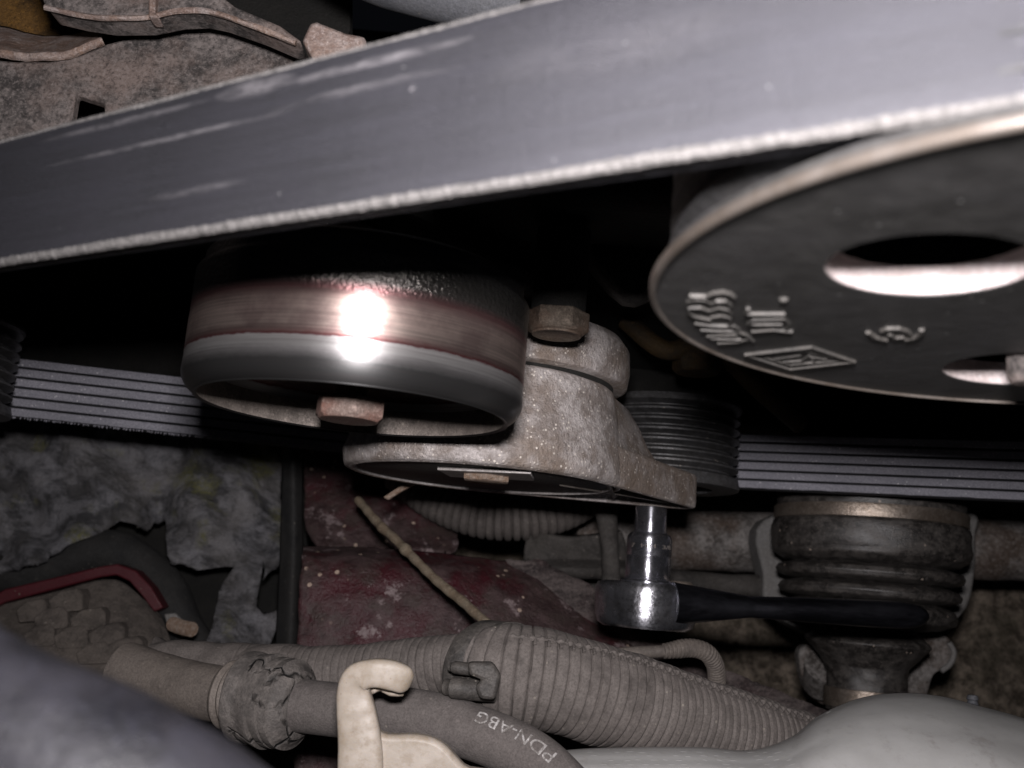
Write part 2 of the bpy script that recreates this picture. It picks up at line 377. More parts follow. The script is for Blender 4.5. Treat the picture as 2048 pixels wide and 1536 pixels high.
    col = n.mix(n.rng(a, .42, .60), (0.022, 0.016, 0.016), (0.105, 0.085, 0.08)); col = n.mix(n.rng(b, .48, .62, 0, .65), col, (0.05, 0.03, 0.03)); col = n.mix(n.rng(f, .52, .68, 0, .6), col, (0.158, 0.128, 0.12)); col = n.mix(n.rng(f, .48, .34, 0, .7), col, (0.011, 0.008, 0.008))
    M['gusset'] = n.out(col, .8, 0, n.bump(a, 1.0, n.bump(f, 0.300)), .35)
    M['tyre'] = grime('tyre', (.10, .085, .075), (.16, .135, .12), (.24, .205, .175), .8, 7, .9, 0, .35, 1.1, speck=.6)
    M['dusty_plastic'] = grime('dusty_plastic', (.13, .112, .103), (.19, .165, .152), (.27, .235, .215), .85, 5, .85, 0, .12, .8, speck=.7, cover=.55)
    M['dusty_loom'] = grime('dusty_loom', (.12, .103, .094), (.20, .174, .16), (.28, .245, .225), .85, 5, .82, 0, .10, .8, speck=.6, cover=.7)
    M['dusty_rubber'] = grime('dusty_rubber', (.15, .13, .122), (.19, .165, .156), (.25, .222, .208), .7, 4, .9, 0, .12, .6, speck=.6, cover=.6)
    n = NT('cracked_rubber'); co_ = n.map(scale=(.7, 1, 1)); w_ = n.t.nodes.new('ShaderNodeVectorMath'); w_.operation = 'ADD'; nn_ = n.t.nodes.new('ShaderNodeTexNoise'); nn_.inputs['Scale'].default_value = 180
    n.link(n.co, nn_.inputs['Vector']); sc_ = n.t.nodes.new('ShaderNodeVectorMath'); sc_.operation = 'SCALE'; sc_.inputs['Scale'].default_value = .006; n.link(nn_.outputs['Color'], sc_.inputs[0]); n.link(co_, w_.inputs[0]); n.link(sc_.outputs[0], w_.inputs[1])
    cr = n.vor(13, w_.outputs[0], 'DISTANCE_TO_EDGE'); a = n.noise(5, 6, .7); f = n.noise(.6, 3, .8)
    col = n.mix(n.rng(a, .42, .58), (.085, .076, .07), (.16, .142, .13)); col = n.mix(n.rng(f, .45, .65, 0, .6), col, (.06, .053, .05)); ck_ = n.math('MULTIPLY', n.rng(cr, .045, .0), n.rng(n.noise(14, 3), .45, .55))
    col = n.mix(ck_, col, (.012, .011, .01)); M['cracked_rubber'] = n.out(col, .7, 0, n.bump(n.math('SUBTRACT', 1.0, ck_), .9, n.bump(a, .7, n.bump(f, .15))))
    M['dusty_metal'] = grime('dusty_metal', (.17, .145, .13), (.25, .215, .19), (.34, .29, .25), .85, 6, .65, .15, .12, speck=.8, cover=.5)
    M['black_plastic'] = grime('black_plastic', (.035, .032, .03), (.06, .054, .05), (.13, .115, .10), .6, 3.5, .6, 0, .12)
    n = NT('cream_plastic'); a = n.noise(9, 5, .6); b = n.noise(2, 5, .7)
    col = n.mix(n.rng(a, .35, .68), (.43, .375, .32), (.31, .26, .205)); col = n.mix(n.rng(b, .48, .62, 0, .5), col, (.27, .21, .15)); sp = n.math('LESS_THAN', n.vor(2.6), .08); col = n.mix(n.math('MULTIPLY', sp, .6), col, (.26, .2, .15))
    M['cream_plastic'] = n.out(col, .48, 0, n.bump(n.noise(3, 4), .1)); n.b.inputs['Subsurface Weight'].default_value = .15; n.b.inputs['Subsurface Radius'].default_value = (.003, .002, .001)
    n = NT('tank_plastic'); a = n.noise(22, 5, .6); b = n.noise(3, 6, .75); c = n.noise(10, 5, .7)
    col = n.mix(n.rng(a, .35, .68), (.40, .395, .385), (.325, .32, .31)); col = n.mix(n.rng(b, .55, .75, 0, .4), col, (.18, .165, .15)); col = n.mix(n.rng(c, .60, .68, 0, .3), col, (.16, .13, .12))
    M['tank_plastic'] = n.out(col, .5, 0, n.bump(n.noise(2.2, 4), .05)); n.b.inputs['Subsurface Weight'].default_value = .1; n.b.inputs['Subsurface Radius'].default_value = (.003, .003, .002)
    M['print'] = grime('print', (.16, .145, .135), (.50, .48, .47), (.20, .18, .165), .6, 1.6, .8, 0, .05, speck=0)
    M['straw'] = grime('straw', (.34, .25, .165), (.44, .36, .26), (.26, .2, .14), .5, 4, .8, 0, .2, .6, stretch=(1, .2, 1))
    n = NT('boot'); a = n.noise(5, 7, .75, n.map(scale=(1, 1.6, 1))); b = n.noise(16, 5, .7); f = n.noise(.8, 4, .8)
    col = n.mix(n.rng(a, .44, .60), (.018, .016, .015), (.062, .055, .05)); col = n.mix(n.rng(b, .5, .64, 0, .5), col, (.07, .064, .06)); col = n.mix(n.rng(f, .56, .68, 0, .8), col, (.16, .14, .125))
    v = n.math('LESS_THAN', n.vor(5), .09); v = n.math('MULTIPLY', v, n.rng(n.noise(9, 2), .48, .56)); col = n.mix(v, col, (.42, .34, .28))
    M['boot'] = n.out(col, n.rng(a, .4, .6, .36, .55), 0, n.bump(a, .22, n.bump(f, .12)), .7)
    M['boot_band'] = grime('boot_band', (.28, .23, .19), (.42, .36, .31), (.24, .18, .13), .5, 5, .38, .75, .08)
    M['grey_casting'] = grime('grey_casting', (.34, .33, .32), (.44, .43, .42), (.3, .27, .24), .5, 12, .7, .1, .2)
    n = NT('grey_tube'); a = n.noise(11, 9, .78); b = n.noise(35.2, 5, .65); f = n.noise(1.76, 4, .8)
    col = n.mix(n.rng(a, .42, .60), (0.055, 0.047, 0.042), (0.22, 0.205, 0.195)); col = n.mix(n.rng(b, .48, .62, 0, .65), col, (0.1, 0.068, 0.05)); col = n.mix(n.rng(f, .52, .68, 0, .6), col, (0.33, 0.307, 0.292)); col = n.mix(n.rng(f, .48, .34, 0, .7), col, (0.0275, 0.0235, 0.021))
    M['grey_tube'] = n.out(col, .8, 0.1, n.bump(a, 0.35, n.bump(f, 0.270)), .35)
    n = NT('ground'); a = n.noise(9, 9, .78); b = n.noise(28.8, 5, .65); f = n.noise(1.44, 4, .8)
    col = n.mix(n.rng(a, .42, .60), (0.09, 0.072, 0.055), (.52,.43,.34)); col = n.mix(n.rng(b, .48, .62, 0, .65), col, (0.09, 0.08, 0.055)); col = n.mix(n.rng(f, .52, .68, 0, .6), col, (0.36, 0.292, 0.225)); col = n.mix(n.rng(f, .48, .34, 0, .7), col, (0.0175, 0.014, 0.01))
    M['ground'] = n.out(col, .95, 0, n.bump(a, 3.0, n.bump(f, 0.900)), .35)
    M['dark_grey'] = grime('dark_grey', (.03, .027, .025), (.07, .064, .06), (.09, .08, .07), .6, 10, .8, 0, .25, speck=.4)  # darkened grey_tube copy; gloom behind the socket is put into its colour
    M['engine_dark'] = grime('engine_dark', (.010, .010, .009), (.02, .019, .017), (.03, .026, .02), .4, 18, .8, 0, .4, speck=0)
    n = NT('bracket'); a = n.noise(7, 9, .78); b = n.noise(22.400000000000002, 5, .65); f = n.noise(1.12, 4, .8)
    col = n.mix(n.rng(a, .42, .60), (0.045, 0.04, 0.038), (0.19, 0.165, 0.155)); col = n.mix(n.rng(b, .48, .62, 0, .65), col, (0.2, 0.15, 0.13)); col = n.mix(n.rng(f, .52, .68, 0, .6), col, (0.285, 0.247, 0.232)); col = n.mix(n.rng(f, .48, .34, 0, .7), col, (0.0225, 0.02, 0.019))
    M['bracket'] = n.out(col, .8, 0.2, n.bump(a, 0.8, n.bump(f, 0.240)), .35)
    M['bracket_warm'] = grime('bracket_warm', (.26, .19, .165), (.42, .36, .34), (.36, .22, .14), .5, 6, .55, .2, .3)  # lit lip and pink rim highlights of the bracket put into the colour
    M['amber'] = grime('amber', (.02, .012, .004), (.05, .028, .006), (.02, .012, .008), .5, 14, .7, 0, .3, speck=0)
    M['amber_rust'] = grime('amber_rust', (.06, .03, .006), (.20, .10, .02), (.06, .035, .02), .4, 14, .7, 0, .6, speck=0)
    M['blue_hose'] = grime('blue_hose', (.004, .004, .006), (.013, .013, .018), (.024, .022, .024), .7, 16, .5, 0, .12, speck=0)
    M['blue_cover'] = grime('blue_cover', (.075, .078, .088), (.11, .112, .125), (.13, .13, .13), .4, 14, .6, 0, .1, speck=.3)
SCUFFS = []   # filled in below, before the materials are made

# ------------------------------------------------------------------ layout constants (mm)
YB, YT = 42.5, 63.0
bl = P(0, 520, y=YB); br = P(2048, 195, y=YB)
bd = Vector((br.x-bl.x, 0, br.z-bl.z)).normalized(); bn = Vector((-bd.z, 0, bd.x))
if bn.z < 0: bn = -bn
BANG = math.atan2(-bd.z, bd.x)
BO = Vector((bl.x, (YB+YT)/2, bl.z))
def belt_local(px, py):        # where a spot seen on the belt's back lies, in the belt's own axes
    r = ray(px, py); q = (BO.dot(bn))/r.dot(bn); p = r*q-BO
    return (p.dot(bd), p.y, 0)
for (x0, y0, x1, y1, wd, k) in [(440, 193, 580, 155, .95, 1.0), (100, 282, 400, 200, .3, .7), (560, 172, 930, 78, .5, .9), (120, 330, 560, 222, .22, .7), (600, 205, 850, 140, .2, .6),
                                (818, 182, 832, 168, .3, .9), (310, 395, 480, 365, .5, .4), (1000, 120, 1500, 60, 1.5, .12), (560, 215, 900, 140, .35, .4)]:
    a = belt_local(x0, y0); b = belt_local(x1, y1)
    SCUFFS.append((((a[0]+b[0])/2, (a[1]+b[1])/2, 0), (abs(b[0]-a[0])*.62, wd*1.5+abs(b[1]-a[1])*.3, 4), k))
build_materials()
CC = Vector((75.3, 38.7, -122.4)); CR = 59.2          # crank pulley centre and radius
# ------------------------------------------------------------------ the drive belt
belt = thing('drive_belt', 'worn black ribbed drive belt with scuffed smooth back crossing the whole upper frame', 'drive belt', BO)
def belt_body():
    # along X from -60 to tangent + wrap round the crank pulley (in the belt's own axes)
    loc = CC-BO; cx = loc.dot(bd); cz = loc.dot(bn); Rb = -cz        # centre lies Rb behind the face
    prof = [(-.9, YT-BO.y), (-.15, YT-BO.y-.25), (0, YT-BO.y-.8)]+[(0, (YT-BO.y-.8)*(1-t/8)+(YB-BO.y+.8)*(t/8)) for t in range(1, 8)]+[(0, YB-BO.y+.8), (-.15, YB-BO.y+.3), (-.9, YB-BO.y), (-4.3, YB-BO.y), (-4.3, YT-BO.y)]
    V_, F_ = [], []; st = []
    x = -70.
    while x < cx: st.append((x, 0.)); x += .8
    a = 0
    while a < 2.4: st.append((cx, a)); a += .02
    for (x, a) in st:
        sag = .25*mnoise.noise(Vector((x*.05, 3, a)))
        for k, (h, y) in enumerate(prof):
            fr = (0.10*mnoise.noise(Vector((x*1.7+a*90, k*2.3, 1))) if k in (0, 1, 11, 10) else 0)
            R = Rb+h+sag
            V_.append(Vector((x+math.sin(a)*R, y+fr*1.5, -Rb+math.cos(a)*R)))
    k = len(prof)
    for i in range(len(st)-1):
        for j in range(k): F_.append((i*k+j, i*k+(j+1) % k, (i+1)*k+(j+1) % k, (i+1)*k+j))
    F_.append(tuple(range(k))); return (V_, F_), Rb, cx
(bb, RB, BCX) = belt_body()
rotb = (0, BANG, 0)
# own axes: X along belt, Y up, Z out of the back towards the viewer
mk('smooth_back', bb, M['belt_back'], belt, at=BO, rot=rotb)
def fray(y, h0, r, rep, seed, x1):
    """frayed cord edge: a lumpy strand with short loose fibres, as real geometry"""
    rnd = random.Random(seed); pts = []; x = -70.
    while x < x1: pts.append(Vector((x, y+rnd.uniform(-.05, .05), h0+rnd.uniform(-.06, .06)))); x += .55
    a = tube(pts, lambda s, L: r*(1+.05*math.sin(s*2*math.pi/rep+2*mnoise.noise(Vector((s*.2, seed, 0))))+.12*mnoise.noise(Vector((s*.8, seed, 2)))), 8, .22, raw=True)
    parts = [a]
    for i in range(int((x1+70)*.9)):
        px = rnd.uniform(-70, x1); l = rnd.uniform(.15, .4); an = rnd.uniform(-1, 1)
        p0 = Vector((px, y, h0)); sg = 1 if y > 0 else -1
        p1 = p0+Vector((an*l, sg*l*rnd.uniform(.25, .8), rnd.uniform(-.5, .3)*l)); w = rnd.uniform(.035, .075)
        n = Vector((0, .3, 1)).cross(p1-p0).normalized()*w; up = Vector((0, 0, w))
        parts.append(([p0-n, p0+n, p0+up*2, p1], [(0, 1, 3), (1, 2, 3), (2, 0, 3)]))
    for i in range(int((x1+70)*7)):
        px = rnd.uniform(-70, x1); an = rnd.uniform(0, 2*math.pi); q = Vector((px, y+math.cos(an)*r*.9, h0+math.sin(an)*r*.9)); b_ = rnd.choice((.08, .1, .13, .18))*(.6+.6*r)
        parts.append(([q+Vector(v)*b_ for v in ((1, 0, 0), (-1, 0, 0), (0, 1, 0), (0, -1, 0), (0, 0, 1), (0, 0, -1))], [(0, 2, 4), (2, 1, 4), (1, 3, 4), (3, 0, 4), (2, 0, 5), (1, 2, 5), (3, 1, 5), (0, 3, 5)]))
    return join(*parts)
mk('frayed_edge', fray(YB-BO.y+.15, -.8, .78, 1.05, 3, BCX), M['belt_edge'], belt, at=BO, rot=rotb)
mk('frayed_edge', fray(YT-BO.y-.05, -.4, .36, 1.1, 5, BCX), M['belt_edge'], belt, at=BO, rot=rotb)

# lower, ribbed run: behind everything, wrapped round the far grooved pulleys
P2 = Vector((0, 0, -366)); P2.x = P(1475, 900, z=-368).x-26; P2R = 26.0
PL = Vector((0, 0, -322)); PL.x = P(16, 740, z=-322).x-27; PLR = 27.0
def tangent_low(c1, r1, c2, r2):
    """outer tangent on the far (-Z) side"""
    d = Vector((c2.x-c1.x, c2.z-c1.z)); L = d.length; a = math.atan2(d.y, d.x); b = math.asin((r2-r1)/L)
    n = Vector((math.cos(a-math.pi/2-b), math.sin(a-math.pi/2-b)))
    return (Vector((c1.x, c1.z))+n*r1, Vector((c2.x, c2.z))+n*r2, n)
a1, a2, nn1 = tangent_low(PL, PLR, P2, P2R)
re = P(1953, 997, y=YB); P3 = Vector((re.x+120, 0, re.z+46+20)); b1, b2, nn2 = tangent_low(P2, P2R, P3, 20)
path2 = []
for k in range(12): an = math.atan2(nn1.y, nn1.x)-.0-(11-k)*.14; path2.append(Vector((PL.x+PLR*math.cos(an), PL.z+PLR*math.sin(an))))
nseg = 150
path2 += [a1.lerp(a2, k/nseg) for k in range(1, nseg)]
t0, t1 = math.atan2(nn1.y, nn1.x), math.atan2(nn2.y, nn2.x)
path2 += [Vector((P2.x+P2R*math.cos(t0+(t1-t0)*k/12), P2.z+P2R*math.sin(t0+(t1-t0)*k/12))) for k in range(13)]
path2 += [b1.lerp(b2, k/100) for k in range(1, 101)]
NR = 6; pitch = (YT-YB)/NR
ribprof = [(4.2, YT), (4.2, YB)]
prof = []
for k in range(NR):
    y0 = YB+pitch*k; prof += [(1.7, y0+.02), (.12, y0+.42), (0, y0+.62), (0, y0+pitch-.62), (.12, y0+pitch-.42)]
prof.append((1.7, YT))
V_, F_ = [], []; full = prof+[(4.4, YT), (4.4, YB)]; kk = len(full)
for i, p in enumerate(path2):
    q0 = path2[max(0, i-1)]; q1 = path2[min(len(path2)-1, i+1)]; t = (q1-q0).normalized(); nrm = Vector((t.y, -t.x))   # points away (-Z)
    if nrm.y > 0: nrm = -nrm
    for j, (h, y) in enumerate(full):
        jy = (.22*mnoise.noise(Vector((i*1.9, 0, 0))) if j in (0, 1) else 0)
        V_.append(Vector((p.x+nrm.x*h, y+jy, p.y+nrm.y*h)))
for i in range(len(path2)-1):
    for j in range(kk): F_.append((i*kk+j, i*kk+(j+1) % kk, (i+1)*kk+(j+1) % kk, (i+1)*kk+j))
rr = mk('ribbed_side', (V_, F_), M['belt_ribs'], belt, smooth=25)
rr.data.materials.append(M['belt_groove'])
for i, pl in enumerate(rr.data.polygons):
    j = i % kk
    if j >= kk-3 or j % 5 in (0, 4): pl.material_index = 1
# tiny frayed crumbs hanging along the belt's front edge
rnd = random.Random(2); crumbs = []
for i in range(420):
    p = path2[12]+(path2[160]-path2[12])*rnd.random(); l = rnd.uniform(.25, .8)
    c = Vector((p.x, YB-.1, p.y)); crumbs.append(([c+Vector((-.28, .2, 0)), c+Vector((.28, .2, 0)), c+Vector((0, .2, -.5)), c+Vector((rnd.uniform(-.2, .2), -l, .1))], [(0, 1, 3), (1, 2, 3), (2, 0, 3)]))
props(mk('frayed_edge', join(*crumbs), M['belt_ribs'], belt), kind='stuff')

# ------------------------------------------------------------------ idler pulley
SC = .9
I0 = P(700, 818, y=37); IC = Vector((I0.x, 37, -242)); IR = 39.3
idl = thing('idler_pulley', 'shiny steel idler pulley with red brown stained band and hollow front', 'pulley', IC)
def arc(cx, cy, r, a0, a1, n): return [(cx+r*math.cos(math.radians(a0+(a1-a0)*k/n)), cy+r*math.sin(math.radians(a0+(a1-a0)*k/n))) for k in range(n+1)]
pr = [(IR-3.6, 12), (IR-3.2, 3), (IR-3.1, .3)]+arc(IR-2.9, .4, .4, 215, 270, 3)+arc(IR-5.2+.2, 5.2, 5.2, 285, 355, 12)+[(IR, 8), (IR+.05, 9.2), (IR+.05, 16), (IR, 17), (IR, 27), (IR-.1, 28), (IR-1.2, 28.6), (IR-1.6, 29.5), (IR-1.7, 32), (IR-3, 33), (IR-3.6, 33)]
mk('rim', lathe(pr, 200, closed=True), M['idler_rim'], idl, at=IC, smooth=60)
mk('web', lathe([(0, 14), (10, 14), (11, 12.5), (17, 12.5), (19, 14), (IR-3.7, 17), (IR-3.7, 19), (0, 19)], 96), M['dark_steel'], idl, at=IC)
mk('lit_inner_strip', lathe([(IR-3.2, .45), (IR-3.75, .35), (IR-3.95, 6.6), (IR-3.5, 6.6)], 128, closed=True), M['idler_lit_wall'], idl, at=IC)  # pale ring cut to the flash-lit strip of the inner wall
bp = P(697, 842, z=IC.z)
b_ = mk('bolt', join(hexprism((0, 0, 0), 14.5, 5.2, rot=.22), lathe([(3.9, 5), (3.9, 16)], 24)), M['rust_bolt'], idl, at=(bp.x, bp.y, bp.z), bevel=.25, smooth=30)
b_['label'] = 'rusty hexagon head bolt in the middle'

SC = 1.0
# ------------------------------------------------------------------ crank pulley
cp = thing('crankshaft_pulley', 'large dark crankshaft pulley with cast marks and pale edged holes', 'pulley', CC)
y0 = CC.y
def holes_disc():
    """front plate with real round holes"""
    bm = bmesh.new()
    return bm
# plate with lightening holes: built in polar wedges by bridging an outer ring to hole rings through a 2-D fill
def plate_with_holes(R, holes, n=160, yf=0.0, t=6.0):
    bm = bmesh.new(); ed = []
    def ring(cx, cz, r, m):
        vs = [bm.verts.new((cx+r*math.cos(2*math.pi*k/m), 0, cz+r*math.sin(2*math.pi*k/m))) for k in range(m)]
        for a, b in zip(vs, vs[1:]+vs[:1]): ed.append(bm.edges.new((a, b)))
    ring(0, 0, R, n)
    for (cx, cz, r) in holes: ring(cx, cz, r, 64)
    bmesh.ops.triangle_fill(bm, use_beauty=True, use_dissolve=False, edges=ed)
    for v in bm.verts: v.co.y = yf
    geo = bmesh.ops.extrude_face_region(bm, geom=bm.faces[:])
    for v in [g for g in geo['geom'] if isinstance(g, bmesh.types.BMVert)]: v.co.y += t
    bm.verts.ensure_lookup_table(); bm.verts.index_update()
    vf = ([v.co.copy() for v in bm.verts], [tuple(v.index for v in f.verts) for f in bm.faces]); bm.free(); return vf
# hole centres from what is seen of them, on the plate's front plane
def onplate(px, py): p = P(px, py, y=y0+.6); return p-CC
hl = onplate(1652, 528); hb = onplate(1860, 592); hs = onplate(1884, 742)
# big hole: through left extreme and lowest edge
def circ3(a, b, c):
    ax, az, bx, bz, cx, cz = a.x, a.z, b.x, b.z, c.x, c.z
    d = 2*(ax*(bz-cz)+bx*(cz-az)+cx*(az-bz))
    ux = ((ax**2+az**2)*(bz-cz)+(bx**2+bz**2)*(cz-az)+(cx**2+cz**2)*(az-bz))/d
    uz = ((ax**2+az**2)*(cx-bx)+(bx**2+bz**2)*(ax-cx)+(cx**2+cz**2)*(bx-ax))/d
    return ux, uz, math.hypot(ax-ux, az-uz)
H1 = circ3(onplate(1650, 530), onplate(1870, 466), onplate(1850, 592))
H2 = circ3(onplate(1884, 742), onplate(1960, 712), onplate(1975, 768))
print('HOLES', H1, H2)
plate = mk('plate', plate_with_holes(CR-.9, [H1, H2], yf=.6, t=1.9), M['pulley_face'], cp, at=CC, smooth=30)
pr = [(CR-.95, .8), (CR-.9, .45)]+arc(CR-.65, .75, .65, 250, 370, 8)+[(CR, 1.1), (CR-.3, 1.45), (CR-.95, 1.5)]
mk('rim', lathe(pr, 220, closed=True), M['pulley_lip'], cp, at=CC, smooth=60)  # pale outer rounding carries the flash-lit edge in its colour
pr = [(CR-2.2, 2.6), (CR-2.2, 3.3), (CR-5.4, 4.2)]
for k in range(6): pr += [(CR-4.8, 4.4+3.42*k), (CR-4.8, 5.0+3.42*k), (CR-2.3, 6.2+3.42*k), (CR-2.3, 6.7+3.42*k)]
pr += [(CR-1, 26.2), (CR-.6, 26.8), (CR-.6, 28), (CR-8, 28.2), (CR-8, 8)]
mk('grooves', lathe(pr, 200, closed=True), M['pulley_grooves'], cp, at=CC, smooth=30)
for (hx, hz, hr) in (H1, H2):
    mk('lit_hole_wall', lathe([(hr+.02, .75), (hr-.2, .75), (hr-.2, 4.4), (hr+.02, 4.4)], 96, closed=True, c=(hx, 0, hz)), M['pulley_bore'], cp, at=CC)  # pale wall only as tall as its flash-lit part, so beyond stays black
mk('hub', lathe([(0, 9), (14, 9), (15, 10), (15, 30), (0, 30)], 48), M['engine_dark'], cp, at=CC)
# small stud head by the second hole
sp_ = P(2052, 742, y=y0-1.0)
mk('stud', lathe([(0, -3), (2.0, -2.9), (2.6, -2), (2.7, 1.6), (0, 1.6)], 24), M['bracket'], cp, at=(sp_.x, CC.y, sp_.z))
# raised cast characters
def stroke(pts, w=.75, h=.45, closed=False):
    q = [P(a, b, y=y0+.58) for a, b in pts]
    if closed: q.append(q[0].copy())
    V_, F_ = [], []
    for i, p in enumerate(q):
        a = q[max(0, i-1)]; b = q[min(len(q)-1, i+1)]; t = (b-a); t.y = 0; t.normalize(); n = Vector((-t.z, 0, t.x))
        for s, y in ((-1, 0), (-.55, -h), (.55, -h), (1, 0)): V_.append(p+n*s*w*.5+Vector((0, y, 0)))
    for i in range(len(q)-1):
        for j in range(3): F_.append((i*4+j, i*4+j+1, i*4+5+j, i*4+4+j))
    F_ += [(0, 1, 2, 3), tuple((len(q)-1)*4+j for j in (3, 2, 1, 0))]
    return V_, F_
def zA(l): return [(1360+x/10.24, 550+y/10.24) for x, y in l]
def zB(l): return [(1360+x/4.096, 540+y/4.096) for x, y in l]
G1 = [[(200, 400), (540, 410), (700, 340), (880, 315), (1030, 360), (1110, 430)], [(170, 520), (300, 460), (520, 480), (640, 560), (760, 500), (930, 500), (1030, 560), (1040, 640)],
      [(200, 640), (420, 640), (600, 700), (800, 640), (980, 680), (1040, 760)], [(200, 650), (180, 740), (280, 820), (620, 890)], [(640, 840), (850, 800), (1020, 840), (1060, 960), (1000, 1000)],
      [(300, 960), (650, 1010), (950, 1020), (1080, 1010), (1200, 1080)], [(420, 1090), (680, 1110), (1090, 1120)], [(560, 1230), (800, 1200), (1180, 1190)],
      [(640, 1270), (900, 1280), (1250, 1290)], [(780, 1370), (1180, 1345), (1380, 1290)], [(1130, 1120), (1350, 1200), (1500, 1330)]]
G2 = [[(540, 350), (860, 350)], [(540, 350), (560, 305)], [(560, 430), (600, 395), (850, 385), (895, 430), (870, 462)], [(590, 432), (840, 432)], [(590, 495), (760, 478), (920, 495)]]
G3 = [[(1540, 500), (1600, 545), (1690, 565)], [(1655, 490), (1700, 470), (1790, 468), (1860, 490), (1885, 525)], [(1720, 515), (1760, 545), (1840, 540)], [(1850, 560), (1930, 545), (1985, 500), (1980, 480)]]
G4 = [[(620, 692), (1040, 655), (1330, 732), (910, 772), (700, 712)], [(770, 722), (990, 690)], [(850, 745), (1000, 735), (1060, 690)], [(1050, 700), (1200, 722)], [(1090, 720), (1100, 745)], [(920, 765), (1180, 745)]]
marks = [stroke(zA(g), .55, .4) for g in G1]
mk('cast_number', join(*marks), M['cast_mark'], cp)
mk('cast_letters', join(*[stroke(zB(g), .6, .4) for g in G2]), M['cast_mark'], cp)
mk('cast_ring_mark', join(*[stroke(zB(g), .8, .4) for g in G3]), M['cast_mark'], cp)
mk('cast_diamond_mark', join(stroke(zB([(540, 685), (1075, 622), (1425, 740), (900, 802)]), .85, .45, True), *[stroke(zB(g), .4, .3) for g in G4]), M['cast_mark'], cp)
dp = P(*zB([(850, 235)])[0], y=y0+.6)
mk('cast_dot', lathe([(0, -.5), (.45, -.4), (.7, 0)], 16), M['cast_mark'], cp, at=dp)

# ------------------------------------------------------------------ tensioner
SC = 1.2
YF = 26.5
TC = P(966, 943, y=YF); TC = P(966, 946, y=YF); TR = 33.6
EC = P(1350, 1012, y=24.8)
ten = thing('belt_tensioner', 'dusty cast aluminium belt tensioner body with black front cap and side lug', 'tensioner', TC)
# body: swept teardrop sections
def teardrop(R, c, e, re_, y, n=72):
    """outline of the hull of two circles in the plane y"""
    out = []
    d = Vector((e.x-c.x, e.z-c.z)); L = d.length; a = math.atan2(d.y, d.x)
    if re_ <= 0 or L <= R-re_: return [Vector((c.x+R*math.cos(a+2*math.pi*k/n), y, c.z+R*math.sin(a+2*math.pi*k/n))) for k in range(n)]
    b = math.acos((R-re_)/L); m1 = int(n*.7); m2 = n-m1
    for k in range(m1):
        t = a+b+(2*math.pi-2*b)*k/(m1-1); out.append(Vector((c.x+R*math.cos(t), y, c.z+R*math.sin(t))))
    for k in range(m2):
        t = a-b+2*b*k/(m2-1); out.append(Vector((e.x+re_*math.cos(t), y, e.z+re_*math.sin(t))))
    return out
def sections(secs, close=True):
    V_, F_ = [], []; n = len(secs[0])
    for s in secs: V_ += s
    for j in range(len(secs)-1):
        for k in range(n): F_.append((j*n+k, j*n+(k+1) % n, (j+1)*n+(k+1) % n, (j+1)*n+k))
    if close: F_ += [tuple(range(n)), tuple(range((len(secs)-1)*n, len(secs)*n))]
    return V_, F_
bc = TC+Vector((1.5, 0, 0))
body = [(TR-1.9, 27.6), (TR-1.7, 25.6), (TR-1.2, 25.0), (TR-.4, 25.2), (TR, 26.2), (TR+.1, 29), (TR-.4, 32), (TR-1.3, 36), (TR-2.3, 41), (TR-3.0, 45), (TR-3.3, 47.3), (TR-4.2, 48.0), (10, 48.0)]
mk('housing', lathe([(r, y-TC.y) for r, y in body]+[(10, 29-TC.y)], 140, jig=.5, closed=True), M['cast_aluminium'], ten, at=TC, smooth=60)
mk('gap_ring', lathe([(0, 47.6), (28.0, 47.6), (28.0, 49.4), (0, 49.4)], 80), M['engine_dark'], ten, at=(TC.x+2, 0, TC.z))  # near-black ring added to paint the shade in the split gap
# boss behind the split line
BC = Vector((TC.x+3.0, 49.0, TC.z-.6))
mk('arm_boss', lathe([(0, 0), (29.4, 0), (30.4, .5), (30.8, 4), (30.4, 9), (28.9, 11.6), (25.5, 13), (0, 13.2)], 140, jig=.5), M['cast_aluminium'], ten, at=BC, smooth=60)
def lug():
    e = Vector((EC.x, 0, EC.z-3)); secs = []
    for (R, re_, y, f) in ((TR-6, 8.0, 47.7, .50), (TR-4.2, 8.5, 47.2, .54), (TR-3.4, 8.6, 43, .60), (TR-2.4, 8.2, 38.5, .66), (TR-1.8, 7.4, 35.4, .73), (TR-1.6, 6.0, 34.2, .86), (TR-1.6, 5.2, 33.8, 1), (TR-1.3, 5.9, 33.0, 1), (TR-1.1, 6.0, 26.0, 1), (TR-1.3, 5.8, 25.0, 1), (TR-1.9, 5.2, 24.7, 1)):
        secs.append(teardrop(R, TC, Vector((TC.x+(e.x-TC.x)*f, 0, TC.z+(e.z-TC.z)*f)), re_, y))
    inner = [teardrop(TR-2.6, TC, e, 4.5, 24.9), teardrop(TR-2.8, TC, e, 4.4, 28.4)]
    return sections(secs+inner)
mk('lug', lug(), M['cast_aluminium'], ten, smooth=50)
mk('lug_floor', slab(teardrop(TR-2.7, TC, Vector((EC.x, 0, EC.z-3.5)), 4.45, 27.9), (0, .4, 0)), M['black_cap'], ten)  # shade of the hollow underside put into a near-black floor
mk('cap', lathe([(0, 25.4), (TR-3.6, 25.4), (TR-3.0, 25.7), (TR-2.9, 27.8), (0, 27.8)], 96), M['black_cap'], ten, at=(TC.x, 0, TC.z))
mk('cap_lip', lathe([(TR-2.95, 25.5), (TR-2.85, 24.95), (TR-2.55, 24.95), (TR-2.5, 27.5), (TR-2.95, 27.5)], 128, closed=True), M['plate_edge'], ten, at=(TC.x, 0, TC.z))
